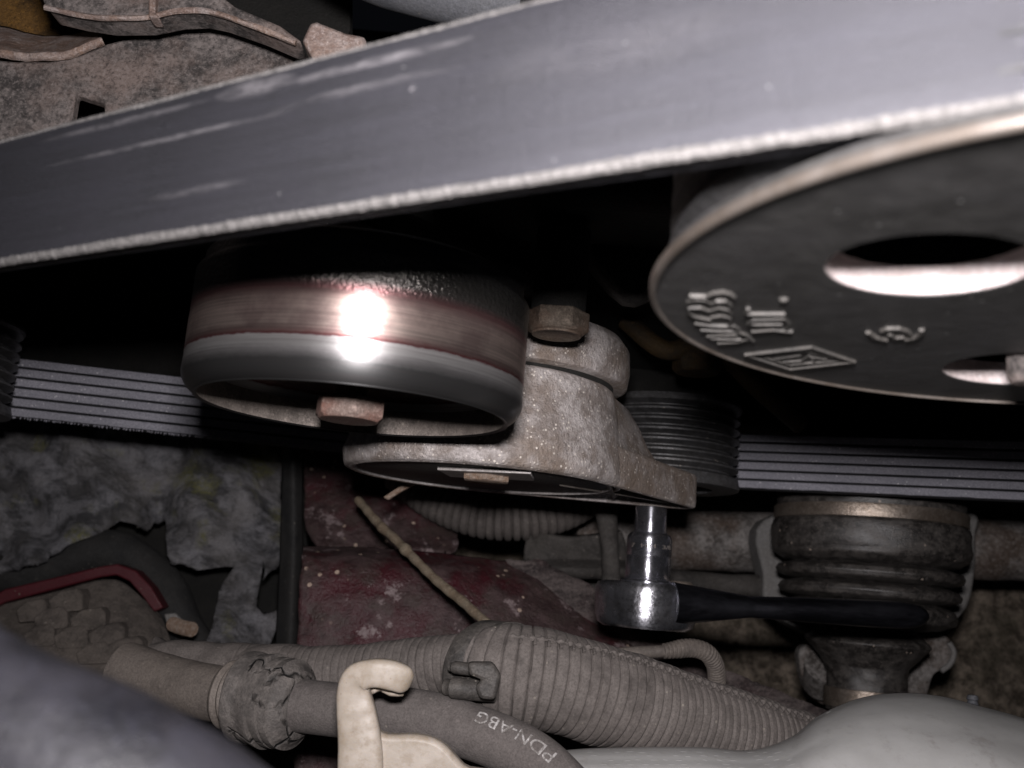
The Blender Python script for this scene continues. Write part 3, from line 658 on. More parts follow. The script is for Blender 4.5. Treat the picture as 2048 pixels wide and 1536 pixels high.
# ribs in the lug's hollow underside
for (a, b, w) in (((1120, 972), (1335, 1006), .35), ((1215, 968), (1228, 996), .5)):
    p, q = P(*a, y=25.0), P(*b, y=25.0); d = (q-p).normalized(); n = Vector((-d.z, 0, d.x))*w
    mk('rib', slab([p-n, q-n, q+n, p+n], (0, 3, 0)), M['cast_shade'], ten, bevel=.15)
wc = P(970, 953, y=23.8)
wa = [P(874, 940, y=24.4), P(1062, 948, y=24.4), P(1068, 962, y=24.4), P(900, 954, y=24.4)]
mk('square_washer', slab(wa, (0, .9, 0)), M['plate_edge'], ten, bevel=.2)
wb = P(972, 965, y=23.0)
mk('centre_bolt', hexprism((0, 0, 0), 10.2, 1.5, rot=.52), M['rust_bright'], ten, at=wb, bevel=.35)
# lock bolt above, its head in front of the boss
kb = P(1113, 668, z=-206)
lb = thing('flange_bolt', 'brown hexagon flange bolt in front of the round tensioner boss', 'bolt', kb)
mk('head', hexprism((0, 0, 0), 11.3, 4.6, rot=.1, cham=.1), M['brown_bolt'], lb, at=kb, bevel=.3)
mk('head_face', lathe([(0, -.05), (3.6, -.1), (4.4, -.45), (5.0, -.4), (5.2, .4)], 48), M['brown_bolt'], lb, at=kb)
mk('shank', lathe([(5.6, 4.3), (5.6, 22), (0, 22)], 24), M['engine_dark'], lb, at=kb)  # near-black colour stands in for the shadow on the bolt's upper part

# ------------------------------------------------------------------ socket and ratchet
ST = P(1303, 1012, z=EC.z-0.5)
SX, SZ = ST.x, ST.z
sk = thing('socket', 'small chromed socket standing on the ratchet head under the tensioner lug', 'socket', (SX, 5, SZ))
mk('drive_end', lathe([(0, 24.0), (3.9, 24.0), (4.2, 23.6), (4.3, 17.5), (4.4, 17.0)], 64), M['chrome'], sk, at=(SX, 0, SZ))
mk('barrel', lathe([(3.9, 17.4), (5.2, 16.9), (5.8, 16.0), (5.95, 15.3), (5.95, 11.4), (5.8, 11.2), (5.8, 10.9), (5.95, 10.7), (6.0, 4.6), (5.6, 4.2), (0, 4.2)], 96), M['chrome'], sk, at=(SX, 0, SZ), smooth=50)
def socket_text(txt, ang, y, size):
    c = bpy.data.curves.new('tmp', 'FONT'); c.body = txt; c.size = 1; c.extrude = .04; o = bpy.data.objects.new('tmp', c); ROOT.objects.link(o)
    dg = bpy.context.evaluated_depsgraph_get(); me = bpy.data.meshes.new_from_object(o.evaluated_get(dg)); vs = [v.co.copy() for v in me.vertices]; fs = [tuple(p.vertices) for p in me.polygons]
    bpy.data.objects.remove(o); bpy.data.meshes.remove(me); return vs, fs
tv, tf = socket_text('7  HH  3/8', 0, 0, 1); wmax = max(v.x for v in tv); R = 5.97
vs = []
for v in tv:
    a = math.radians(150-120*(v.x/wmax)); yv = 13.0+v.y*1.5; rr_ = R+v.z*1.2
    vs.append(Vector((rr_*math.cos(a), yv, rr_*math.sin(a))))
mk('engraved_mark', (vs, tf), M['cast_shade'], sk, at=(SX, 0, SZ))
rt = thing('ratchet_wrench', 'chromed ratchet wrench lying behind the hoses with its long dark handle pointing right', 'wrench', (SX, -8, SZ))
hc = P(1302, 1210, z=SZ)
mk('head', lathe([(0, 4.0), (11, 4.1), (12.8, 3.6), (13.4, 2.6), (13.5, 0), (13.2, -4.5), (12.4, -6.6), (10.8, -7.5), (0, -7.7)], 128), M['chrome_worn'], rt, at=(SX, 0, SZ), smooth=60)
mk('drive_collar', lathe([(0, 4.9), (7.0, 4.85), (7.4, 4.4), (7.4, 4.0)], 64), M['chrome'], rt, at=(SX, 0, SZ))
mk('selector_lever', lathe([(0, 5.3), (2.6, 5.2), (3.2, 4.6), (3.3, 3.9)], 32), M['boot_band'], rt, at=(SX+8.6, 0, SZ+1.5))
hp = [Vector((SX+10, -1.6, SZ)), P(1500, 1214, d=268), P(1620, 1220, d=270), P(1760, 1228, d=272), P(1855, 1233, d=274)]
hp[0] = P(1345, 1207, d=265)
def hr_(s, L):
    t = s/L; return (5.4*(1-t/.30)+2.7*t/.30 if t < .30 else 2.7+.8*math.sin((t-.30)/.70*math.pi*.6) if t < .9 else 3.4*math.sqrt(max(.02, 1-((t-.9)/.105)**2)))
mk('handle', tube(hp, hr_, 28, .8), M['handle_chrome'], rt)

SC = 1.0
# ------------------------------------------------------------------ grooved accessory pulleys
def grooved(name, label, c, R, lo, hi, lipw=1.2):
    t = thing(name, label, 'pulley', (c.x, lo, c.z))
    pr = [(R-8, lo), (R-.2, lo), (R+1.0, lo+.3), (R+1.2, lo+lipw)]
    y = YB-.2
    for k in range(7): pr += [(R+.6, y+.3), (R-2.4, y+1.5), (R-2.4, y+1.9), (R+.6, y+3.1)]; y += 3.42
    pr += [(R+1.2, hi-1), (R+1, hi), (R-8, hi)]
    mk('grooves', lathe(pr, 160, closed=True), M['pulley_grooves'], t, at=(c.x, 0, c.z), smooth=25)
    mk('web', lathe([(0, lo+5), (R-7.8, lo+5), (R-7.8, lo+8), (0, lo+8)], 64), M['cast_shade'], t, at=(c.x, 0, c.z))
    return t
grooved('grooved_pulley', 'dark grooved accessory pulley behind the tensioner with the belt behind it', P2, P2R-1.0, 38.5, 68)
grooved('grooved_pulley', 'dark grooved pulley cut off by the left frame edge', PL, PLR-.4, 39.0, 68)

# ------------------------------------------------------------------ dark engine masses behind
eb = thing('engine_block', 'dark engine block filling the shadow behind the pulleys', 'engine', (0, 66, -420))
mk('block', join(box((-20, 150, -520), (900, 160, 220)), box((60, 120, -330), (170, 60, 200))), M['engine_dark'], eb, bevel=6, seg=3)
mk('cover', px_slab([(1110, 330), (1330, 330), (1340, 420), (1290, 455), (1180, 380)], 250, 20), M['rubber_dark'], eb, bevel=2)
mk('bolt_head', hexprism((0, 0, 0), 14, 8, rot=.3), M['amber'], eb, at=P(1392, 748, z=-330), bevel=.5)
mk('casting_web', px_slab(smooth_outline([(1040, 300), (1120, 360), (1300, 455), (1330, 560), (1250, 600), (1130, 470), (1000, 380)], 4), 262, 8), M['dark_steel'], eb, bevel=2)
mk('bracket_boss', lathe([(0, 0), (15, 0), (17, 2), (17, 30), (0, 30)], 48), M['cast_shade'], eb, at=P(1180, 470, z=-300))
mk('wiring', tube([P(1250, 640, z=-330), P(1330, 700, z=-326), P(1420, 690, z=-328), P(1520, 780, z=-334), P(1600, 850, z=-345)], 3.2, 16, 1.5), M['amber'], eb)
# arm holding idler bolt to the tensioner boss (hidden behind the idler)
mk('idler_arm', slab([Vector((IC.x*.9-12, 76, IC.z*.9-14)), Vector((IC.x*.9-12, 76, IC.z*.9+12)), Vector((BC.x*1.2+8, 76, -268)), Vector((BC.x*1.2+8, 76, -318))], (0, 7, 0)), M['dark_steel'], ten, bevel=2)

# ------------------------------------------------------------------ lower left: liner, tyre, red lip
def PZ(l, dz): return [P(a, b, z=-dz) for a, b in l]
rows = [[P(-150, 600, z=-470), P(120, 640, z=-474), P(380, 690, z=-470), P(560, 740, z=-474), P(600, 760, z=-474)],
        [P(-150, 860, z=-450), P(120, 880, z=-452), P(360, 900, z=-448), P(520, 905, z=-452), P(592, 915, z=-470)],
        [P(-150, 1010, z=-436), P(120, 1020, z=-440), P(330, 1010, z=-434), P(500, 1000, z=-440), P(588, 1010, z=-462)],
        [P(-150, 1120, z=-428), P(60, 1125, z=-430), P(215, 1062, z=-436), P(300, 1040, z=-430), P(330, 1035, z=-430)]]
ln = thing('wheel_arch_liner', 'torn grey fibrous wheel arch liner with mossy yellow patches', 'liner', P(300, 980, z=-440))
sheet = loft(rows[:3], 90, 60, 2.2, .06, .8, .35)
# ragged sheet: real outline traced, triangulated and thickened
def ragged(outline, depth, amp=1.2, step=5.0, edge=.8, seed=1):
    """sheet filling a closed px outline, surface depth given by function; grid-sampled interior so it can undulate"""
    rnd = random.Random(seed); bm = bmesh.new(); O = []
    m = len(outline)
    for i in range(m):
        a, b = Vector(outline[i]), Vector(outline[(i+1) % m]); k = max(1, int((b-a).length/step))
        for j in range(k):
            q = a.lerp(b, j/k); nz = mnoise.noise(Vector((q.x*.07, q.y*.07, seed)))+.6*mnoise.noise(Vector((q.x*.2, q.y*.2, seed))); d = (b-a).normalized()
            O.append((q.x-d.y*nz*edge*5, q.y+d.x*nz*edge*5))
    from mathutils.geometry import delaunay_2d_cdt
    vs = [Vector(p) for p in O]; es = [(i, (i+1) % len(O)) for i in range(len(O))]
    xs = [p[0] for p in O]; ys = [p[1] for p in O]
    y = min(ys)+step
    while y < max(ys):
        x = min(xs)+step
        while x < max(xs): vs.append(Vector((x+rnd.uniform(-1, 1), y+rnd.uniform(-1, 1)))); x += step*1.4
        y += step*1.4
    v2, e2, f2, *_ = delaunay_2d_cdt(vs, es, [tuple(range(len(O)))], 1, 1e-4)
    V_ = []
    for p in v2:
        z = depth(p.x, p.y); q = P(p.x, p.y, z=-z); q.z += amp*1.6*mnoise.fractal(q*.035, 1, 2, 4)+amp*.10*mnoise.fractal(q*.4, 1, 2, 3); V_.append(q)
    return V_, [tuple(f) for f in f2]
def dl(x, y): return 452-(y-900)*.07+max(0, (x-500))*.10+4.5*math.sin((x*.9+y*.5)/36+1.5*math.sin(y/60))+2.6*math.sin((x-.8*y)/21)+7*math.exp(-((x-330+.35*(y-1000))/26)**2)
mk('felt', ragged([(-120, 640), (600, 740), (604, 880), (562, 905), (560, 1000), (590, 1010), (575, 1075), (560, 1120), (532, 1150), (528, 1120), (520, 1160), (512, 1215), (530, 1232), (566, 1215), (548, 1270), (535, 1308), (520, 1330),
    (400, 1330), (425, 1250), (436, 1180), (470, 1132), (400, 1140), (345, 1118), (332, 1110), (332, 1045), (326, 1032), (312, 1040), (303, 1056), (282, 1052), (240, 1042), (205, 1062), (150, 1085), (108, 1105), (100, 1124), (40, 1132), (-120, 1134)], dl, 2.6, 5.0, edge=.22), M['liner'], ln, solid=3.5, smooth=180)
# dark rolled channel under the felt, following the arch
ch = [P(-120, 1150, z=-446), P(60, 1140, z=-446), P(180, 1105, z=-446), P(250, 1108, z=-446), P(310, 1150, z=-446), P(345, 1210, z=-444), P(385, 1290, z=-442), P(400, 1360, z=-440)]
mk('rolled_edge', tube(ch, lambda s, L: 8.4+.5*math.sin(s*.2), 20, 3, wob=.06), M['rubber_dark'], ln)
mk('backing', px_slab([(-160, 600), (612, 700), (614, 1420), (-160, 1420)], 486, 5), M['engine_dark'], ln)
rl = [(-60, 1218), (10, 1178), (110, 1155), (200, 1133), (235, 1128), (272, 1142), (302, 1174), (326, 1215), (308, 1224), (284, 1192), (258, 1162), (232, 1150), (200, 1154), (110, 1178), (10, 1204), (-60, 1244)]
mk('wheel_arch_flange', px_slab(rl, 426, 9), M['red_body'], None, bevel=.6)
props(bpy.data.objects['wheel_arch_flange'], 'dark red painted wheel arch flange curving over the dusty tyre', 'body panel')
# tyre with tread blocks
ty = thing('tyre', 'dusty brown tyre shoulder with worn tread blocks beneath the red arch flange', 'tyre', P(150, 1300, z=-420))
tr = [[P(-80, 1230, z=-430), P(110, 1182, z=-430), P(225, 1158, z=-430), P(285, 1196, z=-430), P(320, 1228, z=-432)],
      [P(-80, 1270, z=-418), P(90, 1230, z=-418), P(200, 1215, z=-418), P(290, 1235, z=-420), P(335, 1260, z=-424)],
      [P(-80, 1330, z=-404), P(80, 1300, z=-404), P(180, 1290, z=-405), P(280, 1290, z=-408), P(350, 1310, z=-416)],
      [P(-80, 1460, z=-392), P(100, 1440, z=-392), P(200, 1420, z=-394), P(300, 1390, z=-398), P(352, 1360, z=-408)]]
mk('sidewall', loft(tr, 60, 40, .8, .08, .25, .6), M['tyre'], ty, solid=6, smooth=180)
for k, (x, y, s) in enumerate([(150, 1195, 1), (195, 1232, 1.05), (232, 1262, 1.1), (268, 1290, 1.1), (120, 1230, 1), (160, 1268, 1), (205, 1300, 1), (80, 1215, .9), (95, 1265, .9)]):
    ol = [(x-55*s, y+6), (x-30*s, y-13), (x+6*s, y-18), (x+14*s, y-6), (x+15*s, y+22), (x+8*s, y+27), (x-48*s, y+30)]
    zz = 417-(y-1225)*.115
    mk('tread_block', px_slab(ol, zz-6.5, 13, lambda a, b: -(b-y)*.10), M['tyre'], ty, bevel=1.2, seg=3)
# pale rusty stub poking out
stb = thing('rusty_stud', 'rusty orange ended stud poking out beside the tyre', 'stud', P(368, 1252, z=-408))
mk('shank', tube([P(345, 1248, z=-412), P(365, 1255, z=-406), P(384, 1259, z=-402)], lambda s, L: 2.5*(1+.12*math.sin(s*3.2)), 20, .3), M['rust_bright'], stb)
mk('flake', px_slab([(328, 1228), (350, 1226), (364, 1240), (358, 1258), (340, 1262), (332, 1245)], 413, 2), M['grey_casting'], stb, bevel=.5)
# dark upright strip
mk('rubber_flap', loft([[P(566, 860, z=-432), P(584, 860, z=-424), P(604, 860, z=-432)], [P(560, 1080, z=-428), P(586, 1080, z=-420), P(606, 1080, z=-428)], [P(548, 1330, z=-424), P(578, 1330, z=-416), P(602, 1330, z=-424)]], 16, 40, .8, .05), M['rubber_dark'], None, solid=3, smooth=180)
props(bpy.data.objects['rubber_flap'], 'dark upright rubber flap between the mossy liner and the red frame', 'flap')
gp = P(612, 1167, z=-414)
g = mk('glint_bead', lathe([(0, -1.1), (.8, -.8), (1.1, 0), (.8, .8), (0, 1.1)], 16), M['chrome'], None, at=gp); props(g, 'tiny chrome bead added as a glint beside the dark flap', 'glint_bead')  # bead added to make a small glint

# ------------------------------------------------------------------ red frame members
rf = thing('front_crossmember', 'muddy dark red painted crossmember with rust and stone chips', 'frame', P(850, 1200, z=-392))
mk('lower_beam', loft([[P(606, 1112, z=-402), P(760, 1116, z=-402), P(920, 1130, z=-404), P(1060, 1150, z=-408), P(1160, 1200, z=-414)],
      [P(604, 1150, z=-384), P(760, 1160, z=-384), P(940, 1180, z=-388), P(1090, 1215, z=-396), P(1200, 1260, z=-404)],
      [P(600, 1320, z=-376), P(760, 1320, z=-374), P(950, 1330, z=-376), P(1150, 1340, z=-382), P(1330, 1350, z=-390)],
      [P(590, 1560, z=-366), P(760, 1560, z=-366), P(950, 1560, z=-368), P(1150, 1560, z=-374), P(1700, 1480, z=-384)]], 80, 60, .9, .09, .3, .5), M['red_frame'], rf, solid=4, smooth=180)
mk('upper_beam', loft([[P(612, 900, z=-470), P(720, 915, z=-470), P(850, 960, z=-470), P(900, 1010, z=-472)],
      [P(610, 1000, z=-458), P(720, 1010, z=-456), P(840, 1035, z=-458), P(905, 1070, z=-462)],
      [P(612, 1062, z=-446), P(720, 1080, z=-446), P(840, 1092, z=-448), P(912, 1102, z=-452)],
      [P(640, 1108, z=-440), P(720, 1112, z=-442), P(840, 1114, z=-442), P(900, 1118, z=-446)]], 50, 40, .9, .09, .25, .5), M['red_frame'], rf, solid=4, smooth=180)
mk('frame_edge', tube([P(606, 1116, z=-400), P(720, 1114, z=-401), P(900, 1126, z=-402), P(1040, 1140, z=-406), P(1120, 1168, z=-410)], 1.8, 12, 2, wob=.1), M['grey_tube'], rf)
mk('gusset', ragged([(1010, 1120), (1080, 1120), (1160, 1160), (1240, 1200), (1330, 1290), (1480, 1350), (1700, 1440), (1720, 1500), (1100, 1400), (1100, 1200)], lambda x, y: 398-(y-1200)*.04, 1.6, 9), M['gusset'], rf, solid=3, smooth=180)

# dry stem
st_ = [P(716, 1000, d=392), P(760, 1050, d=374), P(800, 1088, d=362), P(870, 1158, d=342), P(935, 1212, d=325), P(1000, 1272, d=306)]
o = mk('dry_stem', tube(st_, lambda s, L: 1.55+.1*math.sin(s*.8)+.45*math.exp(-((s-42)/2.0)**2)+.3*math.exp(-((s-24)/1.5)**2), 14, .6, wob=.12), M['straw'], None)
props(o, 'dry brown plant stem leaning across the red frame', 'stem')
o = mk('metal_clip', px_slab([(766, 994), (800, 972), (826, 962), (830, 968), (800, 984), (776, 1000)], 352, 3), M['rust_bright'], None, bevel=.4)
props(o, 'small bright clip end in the shade under the tensioner', 'clip')

# convoluted hose sagging under the tensioner
def corr(R, pitch_, depth, duty=.62):
    def f(s, L):
        t = (s/pitch_) % 1; return R-depth*(0 if t < duty else .5-.5*math.cos((t-duty)/(1-duty)*2*math.pi))
    return f
hs_ = [P(800, 940, z=-452), P(870, 995, z=-448), P(950, 1028, z=-444), P(1030, 1036, z=-442), P(1110, 1022, z=-444), P(1180, 985, z=-450), P(1250, 920, z=-458)]
o = mk('convoluted_hose', tube(hs_, corr(9.6, 3.3, 1.6, .5), 40, .35, caps=True), M['dusty_plastic'], None, smooth=60)
props(o, 'ribbed grey convoluted hose sagging in the shade below the tensioner', 'hose')

# ------------------------------------------------------------------ background right: axle boot, tubes, ground
gx = mk('ground', loft([[P(-900, 300, z=-760), P(1000, 300, z=-760), P(3200, 300, z=-760)], [P(-900, 1100, z=-640), P(1000, 1100, z=-640), P(3200, 1100, z=-640)], [P(-900, 2200, z=-600), P(1000, 2200, z=-600), P(3200, 2200, z=-600)]], 160, 120, 6, .03, 2.0, .2), M['ground'], None, smooth=180)
props(gx, kind='structure')
o = mk('cross_tube', tube([P(1150, 1075, z=-500), P(1540, 1085, z=-500), P(2000, 1100, z=-500), P(2300, 1112, z=-500)], 14.2, 32, 5, wob=.05), M['grey_tube'], None)
props(o, 'mottled grey cross tube running behind the rubber axle boot', 'tube')
AB = P(1736, 1180, z=-415)
ab = thing('axle_boot', 'black rubber axle boot with stacked folds and shiny metal bands', 'boot', AB)
ybt = lambda py, dr=0: (1236-py)/F*(378+dr)
pr = [(30, ybt(985)), (35.6, ybt(990)), (35.8, ybt(1003)), (35.8, ybt(1036)), (36.9, ybt(1040)), (37.5, ybt(1052)), (37.6, ybt(1090)), (36.6, ybt(1108)), (33.0, ybt(1120)), (28.6, ybt(1125)),
      (30.6, ybt(1128)), (34.4, ybt(1134)), (35.4, ybt(1143)), (34.6, ybt(1153)), (30.6, ybt(1160)), (27.4, ybt(1163)), (30.0, ybt(1166)), (33.2, ybt(1172)), (34.2, ybt(1181)), (33.4, ybt(1191)), (29.4, ybt(1198)), (26.2, ybt(1201)),
      (28.6, ybt(1205)), (31.6, ybt(1213)), (32.8, ybt(1226)), (31.8, ybt(1240)), (26, ybt(1252)), (18, ybt(1258)), (18.5, ybt(1264, 18)), (22.9, ybt(1281, 18)), (23.6, ybt(1287, 18)), (22.5, ybt(1294, 18)), (17.6, ybt(1320, 22)), (15.6, ybt(1332, 22)), (14.9, ybt(1345, 22)), (14.8, ybt(1368, 24)), (14.8, ybt(1420, 24)), (0, ybt(1420, 24))]
rp = []
for q, qn in zip(pr, pr[1:]):
    for k in range(4): t = k/4; rp.append((q[0]*(1-t)+qn[0]*t, q[1]*(1-t)+qn[1]*t))
mk('bellows', lathe(rp, 120, jig=.5), M['boot'], ab, at=(AB.x, 0, AB.z), smooth=75)
mk('clamp_band', lathe([(36.0, ybt(1036)), (36.6, ybt(1035)), (36.8, ybt(1012)), (36.6, ybt(1008)), (36.0, ybt(1008))], 120, closed=True), M['boot_band'], ab, at=(AB.x, 0, AB.z))
mk('clamp_band', lathe([(14.9, ybt(1376, 22)), (15.8, ybt(1377, 22)), (15.8, ybt(1412, 22)), (14.9, ybt(1414, 22))], 80, closed=True), M['boot_band'], ab, at=(AB.x, 0, AB.z))
mk('joint_housing', lathe([(0, ybt(900)), (30, ybt(905)), (35, ybt(925)), (35, ybt(1003)), (0, ybt(1003))], 80, jig=.8), M['amber'], ab, at=(AB.x, 0, AB.z))
kn = thing('gearbox_casting', 'pale grey casting showing on both sides behind the axle boot', 'casting', P(1745, 1200, z=-452))
ol = smooth_outline([(1528, 1040), (1527, 1150), (1532, 1205), (1590, 1255), (1700, 1290), (1850, 1290), (1890, 1262), (1935, 1215), (1950, 1150), (1952, 1075), (1940, 1020), (1740, 1000)], 5)
mk('flange', px_slab(ol, 462, 16), M['grey_casting'], kn, bevel=1.5, seg=3)
mk('pipe_boss', lathe([(0, -3), (7, -3), (8, -2), (8, 12), (0, 12)], 40), M['grey_tube'], kn, at=P(1645, 1362, z=-450), rot=(.9, 0, .3))
ol = smooth_outline([(1815, 1300), (1850, 1262), (1890, 1268), (1908, 1300), (1900, 1332), (1868, 1350), (1850, 1400), (1815, 1420)], 5)
mk('bracket_ear', px_slab(ol, 452, 10), M['grey_tube'], kn, bevel=1.5, seg=3)
mk('ear_rim', tube([P(1898, 1285, z=-450), P(1908, 1305, z=-450), P(1900, 1328, z=-450), P(1882, 1342, z=-450)], 1.2, 10, 1), M['grey_casting'], kn)
ol = smooth_outline([(1600, 1300), (1640, 1290), (1672, 1320), (1680, 1390), (1650, 1410), (1612, 1375)], 5)
mk('bracket_plate', px_slab(ol, 458, 8), M['grey_tube'], kn, bevel=1.2)
bs = P(1945, 1416, z=-330)
o = mk('hose_nipple', lathe([(0, 4), (1.4, 3.8), (1.8, 2.6), (1.4, 2.2), (1.9, .8), (2.6, .3), (3.4, -1.2), (3.4, -4), (0, -4)], 24), M['blue_cover'], None, at=bs)
props(o, 'tiny grey nipple poking up behind the pale tank', 'nipple')
# frame pieces behind the hoses and socket
sr = thing('suspension_arm', 'dusty grey suspension arm in the gloom behind the socket', 'arm', P(1200, 1120, z=-440))
mk('web', loft([[P(1060, 1060, z=-446), P(1150, 1070, z=-440), P(1240, 1060, z=-446)], [P(1050, 1130, z=-450), P(1150, 1125, z=-444), P(1250, 1130, z=-450)], [P(1040, 1160, z=-440), P(1150, 1158, z=-436), P(1260, 1160, z=-440)]], 40, 24, 1.4, .05, .15, .3), M['dark_grey'], sr, solid=5, smooth=180)
mk('post', tube([P(1212, 1020, z=-418), P(1220, 1100, z=-414), P(1224, 1200, z=-412)], lambda s, L: 4.6-1.2*math.sin(s/L*3.1), 20, 1), M['dark_grey'], sr)
for (x0_, y0_, x1_, y1_, r) in ((930, 1175, 1250, 1180, 3), (1320, 1160, 1560, 1175, 5), (1060, 1205, 1220, 1215, 3)):
    mk('rod', tube([P(x0_, y0_, z=-470), P((x0_+x1_)/2, (y0_+y1_)/2+2, z=-470), P(x1_, y1_, z=-470)], r, 16, 3, wob=.1), M['dark_grey'], sr)

# ------------------------------------------------------------------ hoses in front
# small corrugated pipe with curled end
o = mk('brake_pipe', tube([P(1200, 1312, d=322), P(1260, 1306, d=324), P(1330, 1302, d=326), P(1380, 1296, d=328), P(1412, 1305, d=330), P(1430, 1330, d=334), P(1434, 1362, d=338)], lambda s, L: (1.9 if s < 20 else 2.3+min(1, (s-20)/6)*.6-(.45 if (s/1.25) % 1 < .35 else 0)), 20, .25), M['dusty_metal'], None)
props(o, 'thin dusty pipe with a spring wound end curling behind the corrugated loom', 'pipe')
# left loom
lm = thing('wiring_loom', 'dusty corrugated wiring loom with split seam crossing the lower middle', 'wiring loom', P(1250, 1380, d=262))
lp = [P(470, 1345, d=300), P(560, 1348, d=298), P(640, 1352, d=296), P(760, 1345, d=292), P(880, 1332, d=286), P(980, 1330, d=280), P(1060, 1345, d=272)]
mk('thin_conduit', tube(lp, corr(8.3, 2.45, .6, .74), 40, .3, wob=.05), M['dusty_loom'], lm, smooth=70)
rp_ = [P(950, 1340, d=266), P(1010, 1348, d=262), P(1100, 1362, d=262), P(1220, 1394, d=266), P(1340, 1432, d=272), P(1470, 1472, d=280), P(1600, 1512, d=290), P(1760, 1560, d=300)]
def rc(s, L):
    base = corr(11.9, 2.4, .95, .74)(s, L); return base*(1.05-.12*max(0, (s/L-.3)))*(.86+.14*min(1, s/9))
mk('thick_conduit', tube(rp_, rc, 56, .3, wob=.045), M['dusty_loom'], lm, smooth=70)
# split seam: interlocking lip along the top of the conduit
path, L_ = resample(catmull(rp_, 300), .25); fr = frames(path)
seam = []; lip = []
for i, (p, (t, n, b)) in enumerate(zip(path, fr)):
    s = L_*i/(len(path)-1)
    if s < 10: continue
    side = b if b.y > 0 else -b
    ang = math.radians(62 if s > 40 else 46+16*s/40)
    out_ = (n*math.cos(ang)+side*math.sin(ang)).normalized(); R = rc(s, L_)+.15
    lip.append((p+out_*(11.9*(1.05-.12*max(0, (s/L_-.3)))+.15), t, out_, s))
pr_ = [q[0] for q in lip]
mk('seam_lip', tube(pr_, lambda s, L: .55+.3*math.sin(s*2*math.pi/2.4), 8, .4, raw=True), M['dusty_loom'], lm)
teeth = []
k = 0; s_next = 12
for (p, t, o_, s) in lip:
    if s >= s_next:
        s_next += 1.2; k += 1; tang = t.cross(o_).normalized()
        if tang.z < 0: tang = -tang
        w = tang*(1.1 if k % 2 else -.3); rotm = Matrix((t, o_, tang)).transposed()
        teeth.append(box(p+w*1.0-o_*.1, (.8, 1.0, 1.9), rotm))
mk('seam_teeth', join(*teeth), M['dusty_plastic'], lm, bevel=.15, seg=1)
# clamp with its twin latches
cl = thing('loom_clamp', 'black plastic clamp strap with two latch fingers gripping the corrugated loom', 'clamp', P(1000, 1330, d=262))
cpth = []
ctr = P(1010, 1350, d=262); ax = (P(1100, 1362, d=258)-P(960, 1345, d=266)).normalized()
n0 = Vector((0, 1, 0)); n0 = (n0-ax*n0.dot(ax)).normalized(); n1 = ax.cross(n0)
if n1.z < 0: n1 = -n1
def ringpath(c, R, a0, a1, n=40, lean=0): return [c+n0*math.cos(a0+(a1-a0)*k/n)*R+n1*math.sin(a0+(a1-a0)*k/n)*R+ax*lean*math.sin(a0+(a1-a0)*k/n) for k in range(n+1)]
def strap(c, R, wdt, th, a0, a1, lean=0, n=48):
    V_, F_ = [], []
    for k in range(n+1):
        a = a0+(a1-a0)*k/n; d = n0*math.cos(a)+n1*math.sin(a); q = c+ax*lean*math.sin(a)
        jit = .15*mnoise.noise(Vector((k*.4, c.x, 0)))
        for (e, h) in ((-.5, 0), (-.5, th*.8), (-.38, th), (.38, th), (.5, th*.8), (.5, 0)): V_.append(q+d*(R+h+jit)+ax*e*wdt)
    for k in range(n):
        for j in range(6): F_.append((k*6+j, k*6+(j+1) % 6, (k+1)*6+(j+1) % 6, (k+1)*6+j))
    F_ += [tuple(range(6)), tuple(n*6+j for j in range(6))]; return V_, F_
cs = P(985, 1346, d=265)
mk('strap', strap(cs, 11.0, 5.5, 2.0, -1.2, 2.2, -5), M['black_plastic'], cl, smooth=40)
mk('strap_edge', strap(cs+ax*4.2, 11.6, 1.6, 1.5, -1.2, 1.6, -5), M['black_plastic'], cl, smooth=40)
mk('latch_finger', tube([P(985, 1345, d=251), P(950, 1340, d=250), P(920, 1336, d=250), P(902, 1334, d=251)], lambda s, L: 2.2 if s < L-1.2 else 1.6, 16, .6, oval=.7), M['black_plastic'], cl)
mk('latch_finger', tube([P(988, 1383, d=249), P(955, 1380, d=248), P(915, 1376, d=247), P(893, 1374, d=248)], lambda s, L: 3.0 if s < L-1.5 else 2.3, 18, .6, oval=.85), M['black_plastic'], cl)
mk('latch_block', px_slab([(935, 1325), (985, 1325), (1002, 1350), (990, 1400), (960, 1398), (950, 1372), (965, 1360), (938, 1350)], 250, 5), M['black_plastic'], cl, bevel=.8, seg=2)

# hose coupling on the left
cg = thing('hose_coupling', 'cracked dusty rubber coupling collar joining two hoses', 'coupling', P(560, 1400, d=268))
hx = [P(250, 1345, d=292), P(330, 1368, d=286), P(420, 1385, d=278), P(500, 1396, d=272), P(580, 1406, d=268), P(680, 1420, d=262)]
def lr(s, L): t = s/L; return 8.0-1.2*t*2 if t < .5 else 6.8
mk('metal_pipe', tube(hx[:4], lambda s, L: 8.3-1.5*s/L, 40, .8, wob=.03), M['dusty_metal'], cg)
mk('pipe_ring', tube([P(452, 1388, d=275.5), P(470, 1391, d=274.4), P(486, 1393, d=273.3)], lambda s, L: 8.4-.5*math.cos(s*2.2), 40, .3), M['dusty_metal'], cg)
d0 = (P(600, 1410, d=266)-P(490, 1394, d=273)).normalized()
cc0 = P(500, 1396, d=272)
def crad(s, L):
    t = s; r = 11.7+.25*math.sin(t*.9)
    if t < .8: r = 10.6+1.1*t/.8
    if 9 < t < 10: r = 10.9
    if 10 <= t < 12: r = 11.3
    if 12 <= t < 12.6: r = 10.2
    if 12.6 <= t < 15: r = 11.3
    if t >= 15: r = 10.6-.9*(t-15)
    return r
mk('collar', tube([cc0-d0*1.6, cc0+d0*4, cc0+d0*10, cc0+d0*16], crad, 64, .25, wob=.05), M['cracked_rubber'], cg, smooth=55)
